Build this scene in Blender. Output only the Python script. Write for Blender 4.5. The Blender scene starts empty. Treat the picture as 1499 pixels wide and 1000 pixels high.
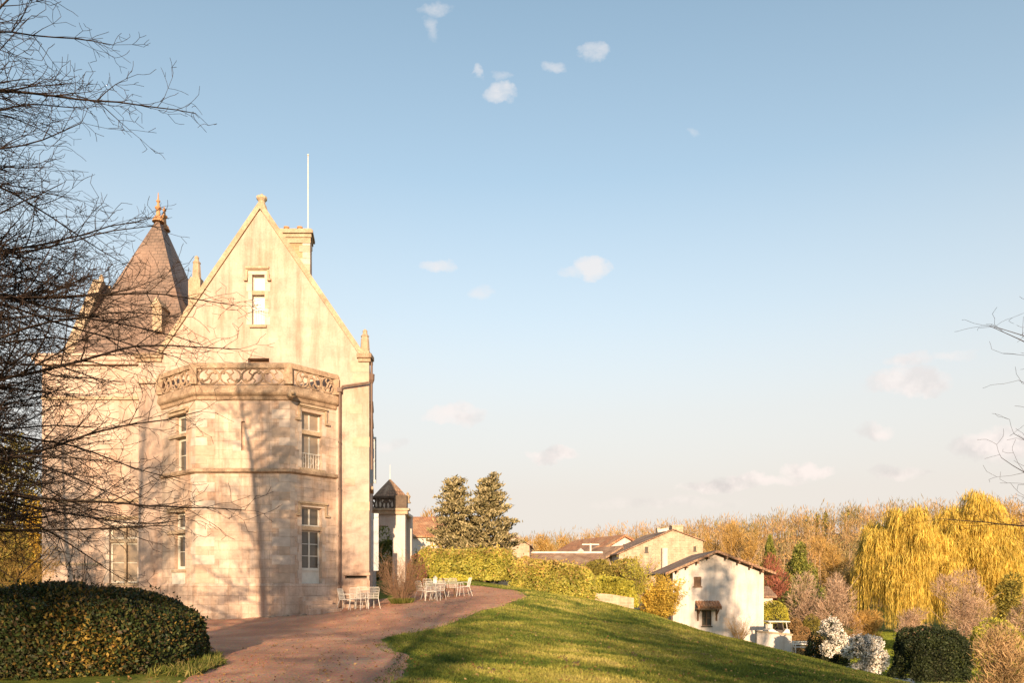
import bpy, math, random
import numpy as np
from mathutils import Vector, noise as mnoise

random.seed(7)
RNG = np.random.default_rng(11)
R = math.radians
scene = bpy.context.scene
col = scene.collection

# ------------------------------------------------------------------ camera, sky, sun, exposure
F, CX, HY, EYE = 1083.0, 749.5, 855.0, 1.6      # focal length in photo pixels, horizon row, eye height
cam = bpy.data.cameras.new("camera")
cam.sensor_width = 36.0
cam.lens = 36.0 * F / 1499.0
cam.shift_y = (HY - 500.0) / 1499.0
cam.clip_start = 0.1
cam.clip_end = 4000.0
cam_o = bpy.data.objects.new("camera", cam)
cam_o.location = (0, 0, EYE)
cam_o.rotation_euler = (R(90), 0, 0)
col.objects.link(cam_o)
scene.camera = cam_o

SUN_EL = 12.0
SUN_DX = -0.035                                   # the light travels along (SUN_DX, 1)
sun = bpy.data.lights.new("sun", 'SUN')
sun.energy = 5.0
sun.angle = R(0.5)
sun.color = (1.0, 0.715, 0.44)
sun_o = bpy.data.objects.new("sun", sun)
ld = Vector((SUN_DX, 1.0, -math.tan(R(SUN_EL)))).normalized()
sun_o.rotation_euler = ld.to_track_quat('-Z', 'Y').to_euler()
sun_o.location = (0, -60, 40)
col.objects.link(sun_o)

scene.view_settings.view_transform = 'Standard'
scene.view_settings.look = 'None'
scene.view_settings.exposure = 1.0
scene.view_settings.gamma = 1.0


class NT:
    """small helper around a node tree"""
    def __init__(s, tree):
        s.t = tree
        s.n = tree.nodes
        s.l = tree.links

    def add(s, kind, **kw):
        n = s.n.new(kind)
        for k, v in kw.items():
            setattr(n, k, v)
        return n

    def link(s, a, b):
        s.l.new(a, b)

    def math(s, op, a, b=None, clamp=False):
        n = s.n.new('ShaderNodeMath')
        n.operation = op
        n.use_clamp = clamp
        for i, x in enumerate((a, b)):
            if x is None:
                continue
            if isinstance(x, (int, float)):
                n.inputs[i].default_value = x
            else:
                s.l.new(x, n.inputs[i])
        return n.outputs[0]

    def mix(s, fac, a, b, mode='MIX'):
        n = s.n.new('ShaderNodeMix')
        n.data_type = 'RGBA'
        n.blend_type = mode
        n.clamp_factor = True
        for sock, x in ((n.inputs[0], fac), (n.inputs[6], a), (n.inputs[7], b)):
            if isinstance(x, (int, float)):
                sock.default_value = x
            elif isinstance(x, (tuple, list)):
                sock.default_value = (*x[:3], 1)
            else:
                s.l.new(x, sock)
        return n.outputs[2]

    def ramp(s, fac, stops, interp='LINEAR'):
        n = s.n.new('ShaderNodeValToRGB')
        n.color_ramp.interpolation = interp
        e = n.color_ramp.elements
        while len(e) < len(stops):
            e.new(0.5)
        for el, (p, c) in zip(e, stops):
            el.position = p
            el.color = (*c[:3], 1) if not isinstance(c, (int, float)) else (c, c, c, 1)
        s.l.new(fac, n.inputs[0])
        return n.outputs[0]

    def noise(s, vec, scale, detail=4, rough=0.55, dist=0.0):
        n = s.n.new('ShaderNodeTexNoise')
        n.inputs['Scale'].default_value = scale
        n.inputs['Detail'].default_value = detail
        n.inputs['Roughness'].default_value = rough
        n.inputs['Distortion'].default_value = dist
        s.l.new(vec, n.inputs['Vector'])
        return n.outputs[0]

    def mapping(s, vec, scale=(1, 1, 1), loc=(0, 0, 0), rot=(0, 0, 0)):
        n = s.n.new('ShaderNodeMapping')
        n.inputs['Scale'].default_value = scale
        n.inputs['Location'].default_value = loc
        n.inputs['Rotation'].default_value = rot
        s.l.new(vec, n.inputs['Vector'])
        return n.outputs[0]


world = bpy.data.worlds.new("World")
scene.world = world
world.use_nodes = True
wt = NT(world.node_tree)
bg = wt.n['Background']
sky = wt.add('ShaderNodeTexSky')
sky.sky_type = 'NISHITA'
sky.sun_disc = False
sky.sun_elevation = R(SUN_EL)
sky.sun_rotation = R(180) + math.atan(SUN_DX)
sky.altitude = 100
sky.air_density = 1.0
sky.dust_density = 1.2
sky.ozone_density = 1.3
bg.inputs['Strength'].default_value = 0.15
# small fair-weather clouds at fixed directions in the sky
tc = wt.add('ShaderNodeTexCoord')
sep = wt.add('ShaderNodeSeparateXYZ')
wt.link(tc.outputs['Generated'], sep.inputs[0])
ysafe = wt.math('MAXIMUM', sep.outputs[1], 0.05)
u0 = wt.math('DIVIDE', sep.outputs[0], ysafe)
v0 = wt.math('DIVIDE', sep.outputs[2], ysafe)
cmb = wt.add('ShaderNodeCombineXYZ')
wt.link(u0, cmb.inputs[0]); wt.link(v0, cmb.inputs[1])
uvv = cmb.outputs[0]
n1 = wt.noise(uvv, 16, 5, 0.6)
n2 = wt.noise(wt.mapping(uvv, loc=(5.2, 1.3, 0)), 16, 5, 0.6)
ud = wt.math('ADD', u0, wt.math('MULTIPLY', wt.math('SUBTRACT', n1, 0.5), 0.075))
vd = wt.math('ADD', v0, wt.math('MULTIPLY', wt.math('SUBTRACT', n2, 0.5), 0.05))
CLOUDS = [  # px, py, half width, half height, strength
    (640, 10, 34, 12, .32), (633, 38, 15, 24, .28), (696, 106, 10, 12, .4), (731, 134, 32, 15, .6), (735, 112, 20, 9, .3), (810, 98, 26, 12, .45),
    (874, 77, 24, 14, .42), (1015, 196, 14, 10, .25), (639, 386, 24, 12, .65), (703, 428, 22, 13, .4),
    (866, 394, 32, 17, 1.0), (835, 398, 24, 10, .35), (668, 608, 50, 15, .75), (814, 665, 38, 12, .9), (1328, 561, 70, 24, 1.0),
    (1330, 528, 38, 14, .75), (1395, 523, 40, 10, .35), (1284, 633, 42, 16, .75), (1190, 688, 44, 15, .9), (1110, 703, 80, 12, .7),
    (1050, 714, 60, 12, .75), (1310, 692, 50, 11, .6), (1466, 655, 90, 24, 1.0), (1490, 640, 50, 16, .6), (980, 740, 140, 11, .25), (570, 650, 30, 12, .35)]
acc = None
for (px, py, hw, hh, st) in CLOUDS:
    du = wt.math('MULTIPLY', wt.math('SUBTRACT', ud, (px - CX) / F), F / (hw * 1.08))
    dv = wt.math('MULTIPLY', wt.math('SUBTRACT', vd, (HY - py) / F), F / (hh * 1.08))
    r2 = wt.math('ADD', wt.math('MULTIPLY', du, du), wt.math('MULTIPLY', dv, dv))
    m = wt.math('MULTIPLY', wt.math('SUBTRACT', 1.0, r2, clamp=True), st)
    acc = m if acc is None else wt.math('MAXIMUM', acc, m)
front = wt.math('GREATER_THAN', sep.outputs[1], 0.08)
n3 = wt.noise(wt.mapping(uvv, scale=(1, 1.6, 1)), 46, 6, 0.65)
acc = wt.math('MULTIPLY', acc, wt.math('ADD', wt.math('MULTIPLY', n3, 1.7), 0.15))
acc = wt.math('MULTIPLY', wt.math('MULTIPLY', wt.ramp(acc, [(.07, 0.0), (.34, .5), (.75, 1.0)]), front), 0.8)
hz_ = wt.ramp(sep.outputs[2], [(0.0, 1.0), (.12, .96), (.22, .78), (.34, .42), (.48, .12), (.66, 0.0)])
hsv = wt.add('ShaderNodeHueSaturation')
hsv.inputs['Saturation'].default_value = .74
hsv.inputs['Value'].default_value = .88
wt.link(sky.outputs[0], hsv.inputs['Color'])
SKYC = wt.mix(hz_, wt.mix(1.0, hsv.outputs[0], (.86, 1.0, .985), 'MULTIPLY'), (2.86, 2.62, 2.40))
# blue-grey underside, warm top: cloud colour in sky units
ccol = wt.mix(wt.ramp(sep.outputs[2], [(.12, 0.0), (.34, 1.0)]), wt.mix(wt.ramp(n1, [(.40, 0.0), (.56, 1.0)]), (2.42, 2.22, 2.14), (3.5, 3.08, 2.88)), (3.05, 2.92, 2.88))
skyt = wt.mix(acc, SKYC, ccol)
wt.link(skyt, bg.inputs['Color'])


# ------------------------------------------------------------------ geometry helpers
def W(px, py, d):
    return Vector(((px - CX) / F * d, d, EYE + (HY - py) / F * d))


def X_(px, d):
    return (px - CX) / F * d


def Z_(py, d):
    return EYE + (HY - py) / F * d


def props(o, label=None, cat=None, group=None, kind=None):
    if label: o['label'] = label
    if cat: o['category'] = cat
    if group: o['group'] = group
    if kind: o['kind'] = kind
    return o


def thing(name, label, cat, loc=(0, 0, 0), group=None, rz=0.0):
    o = bpy.data.objects.new(name, None)
    o.empty_display_size = 0.3
    o.location = loc
    o.rotation_euler = (0, 0, rz)
    col.objects.link(o)
    return props(o, label, cat, group)


def wloc(o):
    p = Vector((0, 0, 0))
    while o is not None:
        p += Vector(o.location)
        o = o.parent
    return p


def link_obj(name, me, parent=None, local=False):
    """meshes are written in world coordinates and moved to their parent's origin, unless local"""
    o = bpy.data.objects.new(name, me)
    col.objects.link(o)
    if parent is not None:
        o.parent = parent
    return o


def arr_mesh(name, V, faces_n, idx, mat, parent=None, local=False, smooth=False, uv=False):
    """V (n,3); faces of constant size faces_n; idx flat"""
    V = np.asarray(V, dtype=np.float32).reshape(-1, 3)
    if parent is not None and not local:
        V = V - np.array(wloc(parent), dtype=np.float32)
    idx = np.asarray(idx, dtype=np.int32).ravel()
    nf = len(idx) // faces_n
    me = bpy.data.meshes.new(name)
    me.vertices.add(len(V)); me.vertices.foreach_set('co', V.ravel())
    me.loops.add(len(idx)); me.loops.foreach_set('vertex_index', idx)
    me.polygons.add(nf)
    me.polygons.foreach_set('loop_start', np.arange(0, len(idx), faces_n, dtype=np.int32))
    me.polygons.foreach_set('loop_total', np.full(nf, faces_n, dtype=np.int32))
    if smooth:
        me.polygons.foreach_set('use_smooth', np.ones(nf, dtype=bool))
    me.update(calc_edges=True)
    if mat: me.materials.append(mat)
    return link_obj(name, me, parent)


class MB:
    def __init__(s):
        s.v = []; s.f = []; s.starts = []

    def build_each(s, name, mat, parent=None, **kw):
        out = []
        ends = s.starts[1:] + [(len(s.v), len(s.f))]
        for (v0, f0), (v1, f1) in zip(s.starts, ends):
            m = MB(); m.v = s.v[v0:v1]; m.f = [tuple(i - v0 for i in f) for f in s.f[f0:f1]]
            out.append(m.build(name, mat, parent, **kw))
        return out

    def add(s, vs, fs):
        k = len(s.v)
        s.starts.append((k, len(s.f)))
        s.v += [Vector(p) for p in vs]
        s.f += [tuple(i + k for i in f) for f in fs]
        return s

    def quad(s, *p):
        return s.add(p, [tuple(range(len(p)))])

    def box(s, x0, x1, y0, y1, z0, z1):
        return s.add([(x0, y0, z0), (x1, y0, z0), (x1, y1, z0), (x0, y1, z0), (x0, y0, z1), (x1, y0, z1), (x1, y1, z1), (x0, y1, z1)],
                     [(0, 3, 2, 1), (4, 5, 6, 7), (0, 1, 5, 4), (1, 2, 6, 5), (2, 3, 7, 6), (3, 0, 4, 7)])

    def obox(s, c, a, b, h):
        c, a, b, h = map(Vector, (c, a, b, h))
        return s.add([c - a - b - h, c + a - b - h, c + a + b - h, c - a + b - h, c - a - b + h, c + a - b + h, c + a + b + h, c - a + b + h],
                     [(0, 3, 2, 1), (4, 5, 6, 7), (0, 1, 5, 4), (1, 2, 6, 5), (2, 3, 7, 6), (3, 0, 4, 7)])

    def bar(s, p, q, w, h, up=(0, 0, 1)):
        p, q = Vector(p), Vector(q)
        d = (q - p)
        side = d.cross(Vector(up))
        if side.length < 1e-6: side = d.cross(Vector((1, 0, 0)))
        side.normalize()
        u = side.cross(d).normalized()
        return s.obox((p + q) / 2, d / 2, side * w / 2, u * h / 2)

    def prism(s, poly, ext):
        """poly: planar list of points, ext: extrusion vector"""
        n = len(poly); ext = Vector(ext)
        vs = [Vector(p) for p in poly] + [Vector(p) + ext for p in poly]
        fs = [tuple(range(n - 1, -1, -1)), tuple(range(n, 2 * n))]
        fs += [(i, (i + 1) % n, n + (i + 1) % n, n + i) for i in range(n)]
        return s.add(vs, fs)

    def tube(s, pts, r, k=6, cap=True, r1=None):
        pts = [Vector(p) for p in pts]
        n = len(pts); vs = []; ref = None
        for i, p in enumerate(pts):
            d = (pts[min(i + 1, n - 1)] - pts[max(i - 1, 0)]).normalized()
            if ref is None:
                ref = d.orthogonal().normalized()
            ref = (ref - d * ref.dot(d))
            if ref.length < 1e-6: ref = d.orthogonal()
            ref.normalize()
            b = d.cross(ref)
            rr = r if r1 is None else r + (r1 - r) * i / max(1, n - 1)
            for j in range(k):
                a = 2 * math.pi * (j + .5) / k
                vs.append(p + ref * (math.cos(a) * rr) + b * (math.sin(a) * rr))
        fs = [(i * k + j, i * k + (j + 1) % k, (i + 1) * k + (j + 1) % k, (i + 1) * k + j) for i in range(n - 1) for j in range(k)]
        if cap:
            fs += [tuple(range(k - 1, -1, -1)), tuple(range((n - 1) * k, n * k))]
        return s.add(vs, fs)

    def lathe(s, c, prof, k=12):
        c = Vector(c)
        vs = [c + Vector((r * math.cos(2 * math.pi * j / k), r * math.sin(2 * math.pi * j / k), z)) for r, z in prof for j in range(k)]
        n = len(prof)
        fs = [(i * k + j, i * k + (j + 1) % k, (i + 1) * k + (j + 1) % k, (i + 1) * k + j) for i in range(n - 1) for j in range(k)]
        fs += [tuple(range(k - 1, -1, -1)), tuple(range((n - 1) * k, n * k))]
        return s.add(vs, fs)

    def build(s, name, mat, parent=None, local=False, smooth=False, bevel=0.0, label=None):
        off = wloc(parent) if (parent is not None and not local) else Vector((0, 0, 0))
        me = bpy.data.meshes.new(name)
        me.from_pydata([tuple(p - off) for p in s.v], [], s.f)
        me.update()
        me.validate(verbose=False)
        if mat: me.materials.append(mat)
        uvl = me.uv_layers.new(name='UVMap')
        Zv = Vector((0, 0, 1))
        uv = np.zeros(len(me.loops) * 2, dtype=np.float32)
        for p in me.polygons:
            n = p.normal
            if abs(n.z) > 0.97:
                t, b = Vector((1, 0, 0)), Vector((0, 1, 0))
            else:
                t = Zv.cross(n).normalized(); b = n.cross(t).normalized()
            for li in p.loop_indices:
                co = me.vertices[me.loops[li].vertex_index].co + off
                uv[2 * li] = co.dot(t); uv[2 * li + 1] = co.dot(b)
        uvl.data.foreach_set('uv', uv)
        if smooth:
            me.polygons.foreach_set('use_smooth', np.ones(len(me.polygons), dtype=bool))
        o = link_obj(name, me, parent)
        if bevel > 0:
            m = o.modifiers.new('bevel', 'BEVEL'); m.width = bevel; m.segments = 2; m.limit_method = 'ANGLE'
        if label: o['label'] = label
        return o


def copy_tree(o, parent=None):
    c = o.copy()
    col.objects.link(c)
    if parent is not None: c.parent = parent
    for ch in list(o.children):
        copy_tree(ch, c)
    return c


# ------------------------------------------------------------------ materials
def new_mat(name):
    m = bpy.data.materials.new(name)
    m.use_nodes = True
    t = NT(m.node_tree)
    return m, t, t.n['Principled BSDF']


def coords(t, kind='Object'):
    return t.add('ShaderNodeTexCoord').outputs[kind]


def bump(t, p, h, strength=0.3, dist=0.02):
    b = t.add('ShaderNodeBump')
    b.inputs['Strength'].default_value = strength
    b.inputs['Distance'].default_value = dist
    t.link(h, b.inputs['Height'])
    t.link(b.outputs[0], p.inputs['Normal'])


def m_noise(name, stops, scale=3.0, rough=0.85, fine=25.0, finemix=0.25, bumps=0.3, dist=0.01, metal=0.0, vscale=(1, 1, 1)):
    m, t, p = new_mat(name)
    c = t.mapping(coords(t), scale=vscale)
    n = t.noise(c, scale, 5, 0.6)
    k = t.ramp(n, stops)
    f = t.noise(c, fine, 4, 0.6)
    f2 = t.ramp(f, [(0.25, 1 - finemix), (0.75, 1 + finemix * .3)])
    k = t.mix(1.0, k, f2, 'MULTIPLY')
    t.link(k, p.inputs['Base Color'])
    p.inputs['Roughness'].default_value = rough
    p.inputs['Metallic'].default_value = metal
    if bumps: bump(t, p, f, bumps, dist)
    return m


def m_masonry(name, c1, c2, mortar, bw, bh, patch=None, stain=0.35, mort=0.012, rough=0.9, tone=(0.72, 1.1), weather=(.62, .5, .42), blockmix=1.0):
    """ashlar or rubble: per-block tone, weather stains, pinkish patches, shallow joints"""
    m, t, p = new_mat(name)
    uv = coords(t, 'UV'); ob = coords(t)
    wob = t.noise(uv, 1.7, 3)
    uvw = t.mix(0.02, uv, t.n[-1].outputs[1] if False else uv)
    br = t.add('ShaderNodeTexBrick')
    br.inputs['Scale'].default_value = 1.0
    br.inputs['Brick Width'].default_value = bw
    br.inputs['Row Height'].default_value = bh
    br.inputs['Mortar Size'].default_value = mort
    br.inputs['Mortar Smooth'].default_value = 0.3
    br.inputs['Color1'].default_value = (*c1, 1)
    br.inputs['Color2'].default_value = (*c2, 1)
    br.inputs['Mortar'].default_value = (*mortar, 1)
    t.link(uv, br.inputs['Vector'])
    base = tuple((a + b) / 2 for a, b in zip(c1, c2))
    k = t.mix(blockmix, base, br.outputs['Color'])
    if patch:
        pn = t.ramp(t.noise(ob, 0.55, 4, 0.6), [(0.48, 0.0), (0.66, 1.0)])
        k = t.mix(t.math('MULTIPLY', pn, 0.75), k, patch)
    n = t.noise(ob, 1.3, 6, 0.65)
    k = t.mix(1.0, k, t.ramp(n, [(0.28, tone[0]), (0.7, tone[1])]), 'MULTIPLY')
    st = t.ramp(t.noise(t.mapping(ob, scale=(2.6, 2.6, 0.28)), 1.0, 6, 0.7), [(0.47, 0.0), (0.66, 1.0)])
    k = t.mix(t.math('MULTIPLY', st, stain), k, t.mix(1.0, k, weather, 'MULTIPLY'))
    sp = t.ramp(t.noise(ob, 14, 5, 0.7), [(0.3, 0.86), (0.62, 1.04)])
    k = t.mix(1.0, k, sp, 'MULTIPLY')
    t.link(k, p.inputs['Base Color'])
    p.inputs['Roughness'].default_value = rough
    h = t.math('ADD', t.math('MULTIPLY', br.outputs['Fac'], -0.6 * blockmix), t.math('MULTIPLY', t.noise(ob, 9, 6, 0.7), 0.8))
    bump(t, p, h, 0.45, 0.02)
    return m


def m_leaf(name, stops, transl=0.3, rough=0.5, spec=0.3):
    m, t, p = new_mat(name)
    g = t.add('ShaderNodeNewGeometry')
    k = t.ramp(g.outputs['Random Per Island'], stops)
    n = t.ramp(t.noise(coords(t), 0.8, 4), [(0.32, 0.58), (0.68, 1.25)])
    k = t.mix(1.0, k, n, 'MULTIPLY')
    t.link(k, p.inputs['Base Color'])
    p.inputs['Roughness'].default_value = rough
    p.inputs['Specular IOR Level'].default_value = spec
    if transl:
        tr = t.add('ShaderNodeBsdfTranslucent')
        t.link(k, tr.inputs['Color'])
        mx = t.add('ShaderNodeMixShader')
        mx.inputs[0].default_value = transl
        t.link(p.outputs[0], mx.inputs[1]); t.link(tr.outputs[0], mx.inputs[2])
        t.link(mx.outputs[0], t.n['Material Output'].inputs['Surface'])
    return m


def ev(stops):
    n = len(stops)
    return [((i + .5) / n, c) for i, c in enumerate(stops)]


PLASTER = m_masonry('lime_plaster', (.535, .415, .35), (.495, .375, .31), (.435, .325, .265), 0.95, 0.42, patch=(.515, .36, .28), stain=.6, mort=.006, tone=(.74, 1.08), blockmix=.35)
ASHLAR = m_masonry('ashlar_stone', (.60, .475, .39), (.53, .395, .31), (.39, .29, .22), 0.82, 0.37, patch=(.58, .395, .295), stain=.75, tone=(.68, 1.12), blockmix=.85)
QUOIN = None
TRIM = m_noise('carved_stone', [(.3, (.36, .26, .175)), (.55, (.48, .36, .25)), (.75, (.57, .46, .33))], 2.2, .9, 18, .4, .5, .015)
LICHEN = m_noise('weathered_stone', [(.3, (.22, .15, .10)), (.5, (.41, .285, .195)), (.75, (.56, .42, .295))], 3.2, .95, 22, .5, .6, .015)
SLATE = m_masonry('brown_slate', (.235, .16, .125), (.17, .12, .097), (.08, .06, .05), 0.28, 0.2, patch=(.26, .17, .13), stain=.4, mort=.014, tone=(.75, 1.2), rough=.7)
TILE = m_masonry('clay_roof_tiles', (.50, .235, .115), (.36, .17, .09), (.17, .085, .05), 0.26, 0.34, patch=(.42, .27, .16), stain=.5, mort=.03, tone=(.65, 1.25))
TILE_OLD = m_masonry('old_clay_tiles', (.36, .21, .13), (.27, .155, .10), (.13, .08, .055), 0.26, 0.34, patch=(.40, .29, .20), stain=.5, mort=.03, tone=(.6, 1.25))
RUBBLE = m_masonry('rubble_stone', (.52, .40, .29), (.38, .27, .19), (.50, .40, .30), 0.42, 0.21, patch=(.46, .31, .22), stain=.4, mort=.03, tone=(.7, 1.15))
WHITEWALL = m_masonry('white_render', (.62, .555, .52), (.58, .52, .485), (.58, .52, .48), 1.2, .6, patch=(.56, .475, .42), stain=.55, mort=.004, tone=(.84, 1.05), weather=(.70, .62, .56), blockmix=.15)
WHITEPAINT = m_noise('white_paint', [(.3, (.56, .53, .48)), (.7, (.68, .65, .60))], 4, .45, 30, .1, .1, .002)
CREAMPAINT = m_noise('cream_paint', [(.3, (.62, .57, .48)), (.7, (.74, .70, .62))], 4, .5, 30, .15, .15, .003)
SHUTTER = m_noise('blue_grey_paint', [(.3, (.40, .42, .45)), (.7, (.50, .53, .56))], 3, .6, 30, .15, .1, .003)
DARKMETAL = m_noise('dark_iron', [(.3, (.045, .035, .03)), (.7, (.09, .065, .05))], 6, .6, 40, .3, .2, .003)
PIPE = m_noise('brown_pipe_paint', [(.3, (.10, .06, .045)), (.7, (.17, .10, .07))], 3, .6, 30, .2, .1, .003)
WOOD = m_noise('brown_timber', [(.3, (.12, .065, .035)), (.7, (.25, .14, .075))], 2, .75, 30, .4, .3, .006, vscale=(4, 4, .6))
POT = m_noise('chimney_clay', [(.3, (.42, .21, .10)), (.7, (.55, .30, .15))], 5, .85, 30, .25, .2, .005)
BARK = m_noise('tree_bark', [(.3, (.018, .012, .009)), (.6, (.042, .024, .016)), (.8, (.13, .062, .034))], 5, .95, 30, .4, .5, .01, vscale=(3, 3, .8))
PALEBARK = m_noise('pale_twigs', [(.3, (.30, .20, .12)), (.7, (.45, .32, .2))], 3, .9, 30, .3, 0)
WOODSM = m_leaf('wood_twigs', ev([(.32, .205, .095), (.40, .265, .125), (.46, .33, .18), (.27, .17, .085)]), .15, .9, .1)
_t = NT(WOODSM.node_tree)
_nz = [n for n in _t.n if n.type == 'TEX_NOISE'][0]
_nz.inputs['Scale'].default_value = .075
_rp = _nz.outputs[0].links[0].to_node
for _e, (_p, _c) in zip(_rp.color_ramp.elements, ((.36, (.55, .72, .62, 1)), (.64, (1.2, 1.05, .85, 1)))):
    _e.position = _p; _e.color = _c
TWIGORANGE = m_leaf('orange_brown_twigs', ev([(.46, .27, .075), (.54, .34, .105), (.58, .38, .14), (.38, .23, .07)]), .2, .9, .1)
TWIGPINK = m_leaf('pinkish_twigs', ev([(.44, .29, .20), (.54, .37, .26), (.60, .45, .33), (.38, .25, .16)]), .2, .9, .1)
TWIGMAROON = m_leaf('maroon_twigs', ev([(.26, .10, .07), (.33, .14, .09), (.22, .10, .07)]), .2, .9, .1)
WILLOW = m_leaf('willow_strands', ev([(.62, .41, .07), (.74, .52, .10), (.80, .60, .15), (.50, .32, .06), (.66, .50, .10), (.58, .46, .09)]), .3, .6, .2)
CEDAR = m_leaf('glaucous_needles', ev([(.13, .115, .05), (.26, .215, .10), (.38, .31, .16), (.46, .38, .22)]), .15, .8, .2)
LAUREL = m_leaf('laurel_leaves', ev([(.020, .034, .011), (.030, .050, .015), (.045, .065, .018), (.026, .038, .013), (.14, .085, .022), (.075, .085, .022), (.022, .04, .012), (.055, .035, .018)]), .15, .55, .25)
IVY = m_leaf('sunny_hedge_leaves', ev([(.34, .33, .06), (.50, .44, .085), (.58, .49, .11), (.22, .25, .05), (.42, .38, .08)]), .3, .5, .3)
REDTIPS = m_leaf('brownish_hedge_tips', ev([(.46, .28, .10), (.55, .36, .12), (.44, .34, .09), (.50, .41, .10)]), .3, .5, .3)
YEW = m_leaf('conifer_green', ev([(.16, .18, .04), (.26, .26, .055), (.33, .31, .07), (.11, .13, .03)]), .2, .7, .2)
DARKYEW = m_leaf('dark_hedge_green', ev([(.022, .032, .012), (.035, .048, .016), (.05, .06, .02), (.018, .026, .01)]), .12, .6, .25)
GOLDLEAF = m_leaf('golden_leaves', ev([(.64, .42, .065), (.72, .50, .10), (.58, .40, .065), (.50, .37, .07)]), .3, .6, .2)
LIMELEAF = m_leaf('lime_leaves', ev([(.50, .44, .065), (.58, .49, .08), (.42, .40, .065), (.34, .33, .055)]), .3, .5, .2)
OLIVELEAF = m_leaf('olive_leaves', ev([(.30, .25, .05), (.22, .19, .045), (.37, .29, .065), (.16, .14, .035)]), .3, .6, .2)
RUSTLEAF = m_leaf('rusty_clipped_leaves', ev([(.34, .20, .09), (.42, .26, .12), (.28, .17, .07)]), .2, .8, .1)
BLOSSOM = m_leaf('white_blossom', ev([(.82, .78, .72), (.78, .72, .64), (.84, .82, .78), (.70, .60, .48)]), .2, .7, .1)
GRASSBLADE = m_leaf('grass_blades', ev([(.10, .13, .025), (.15, .175, .035), (.21, .21, .05), (.36, .29, .11), (.09, .12, .022)]), .3, .6, .2)


def m_glass(name, base, rough=.06):
    m, t, p = new_mat(name)
    n = t.noise(coords(t), 2.5, 2)
    k = t.mix(n, tuple(c * .7 for c in base), tuple(min(1, c * 1.2) for c in base))
    t.link(k, p.inputs['Base Color'])
    p.inputs['Roughness'].default_value = rough
    p.inputs['Specular IOR Level'].default_value = .5
    bump(t, p, n, .04, .02)
    return m


GLASS = m_glass('window_glass', (.10, .085, .07))
CURTAIN = m_glass('curtained_glass', (.36, .28, .21), .12)
WHITESHUT = m_glass('glass_over_white_shutter', (.70, .69, .68), .3)


def m_quoin():
    m, t, p = new_mat('quoin_stone')
    g = t.add('ShaderNodeNewGeometry')
    k = t.ramp(g.outputs['Random Per Island'], ev([(.54, .445, .38), (.49, .365, .28), (.56, .465, .40), (.52, .415, .345), (.485, .35, .265), (.57, .47, .40)]), 'CONSTANT')
    ob = coords(t)
    n = t.noise(ob, 3, 6, .65)
    k = t.mix(1.0, k, t.ramp(n, [(.3, .72), (.7, 1.1)]), 'MULTIPLY')
    t.link(k, p.inputs['Base Color'])
    p.inputs['Roughness'].default_value = .9
    bump(t, p, t.noise(ob, 14, 6, .7), .4, .015)
    return m


QUOIN = m_quoin()


def turf_colour(t, ob):
    r = t.mapping(ob, rot=(0, 0, R(-32)))
    big = t.noise(r, .13, 4, .6)
    mid = t.noise(t.mapping(r, scale=(1.5, .42, 1)), .62, 6, .66, .7)
    k = t.ramp(mid, [(.32, (.05, .078, .013)), (.42, (.095, .13, .021)), (.50, (.20, .21, .038)), (.58, (.35, .31, .07)), (.70, (.50, .40, .14))])
    k = t.mix(t.ramp(big, [(.40, 0.0), (.62, .65)]), k, (.09, .125, .02))
    return k


def m_blades():
    m, t, p = new_mat('grass_blades')
    g = t.add('ShaderNodeNewGeometry')
    v = t.ramp(g.outputs['Random Per Island'], [(0, .65), (1, 1.4)])
    k = t.mix(1.0, turf_colour(t, coords(t)), v, 'MULTIPLY')
    t.link(k, p.inputs['Base Color'])
    p.inputs['Roughness'].default_value = .6
    p.inputs['Specular IOR Level'].default_value = .2
    tr = t.add('ShaderNodeBsdfTranslucent'); t.link(k, tr.inputs['Color'])
    mx = t.add('ShaderNodeMixShader'); mx.inputs[0].default_value = .3
    t.link(p.outputs[0], mx.inputs[1]); t.link(tr.outputs[0], mx.inputs[2]); t.link(mx.outputs[0], t.n['Material Output'].inputs['Surface'])
    return m


def m_ground():
    m, t, p = new_mat('lawn_turf')
    ob = coords(t)
    big = t.noise(ob, .16, 4, .6)
    mid = t.noise(t.mapping(ob, scale=(1, .45, 1)), .85, 5, .6, .6)
    fine = t.noise(ob, 9, 5, .7)
    k = turf_colour(t, ob)
    k = t.mix(1.0, k, t.ramp(fine, [(.25, .62), (.75, 1.3)]), 'MULTIPLY')
    soil = t.ramp(t.noise(t.mapping(ob, scale=(2.2, .9, 1)), 1.1, 6, .72, .4), [(.63, 0.0), (.68, 1.0)])
    k = t.mix(t.math('MULTIPLY', soil, .8), k, (.13, .075, .04))
    t.link(k, p.inputs['Base Color'])
    p.inputs['Roughness'].default_value = .95
    p.inputs['Specular IOR Level'].default_value = .1
    bump(t, p, t.math('ADD', fine, t.math('MULTIPLY', mid, 2.0)), .6, .05)
    return m


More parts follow.
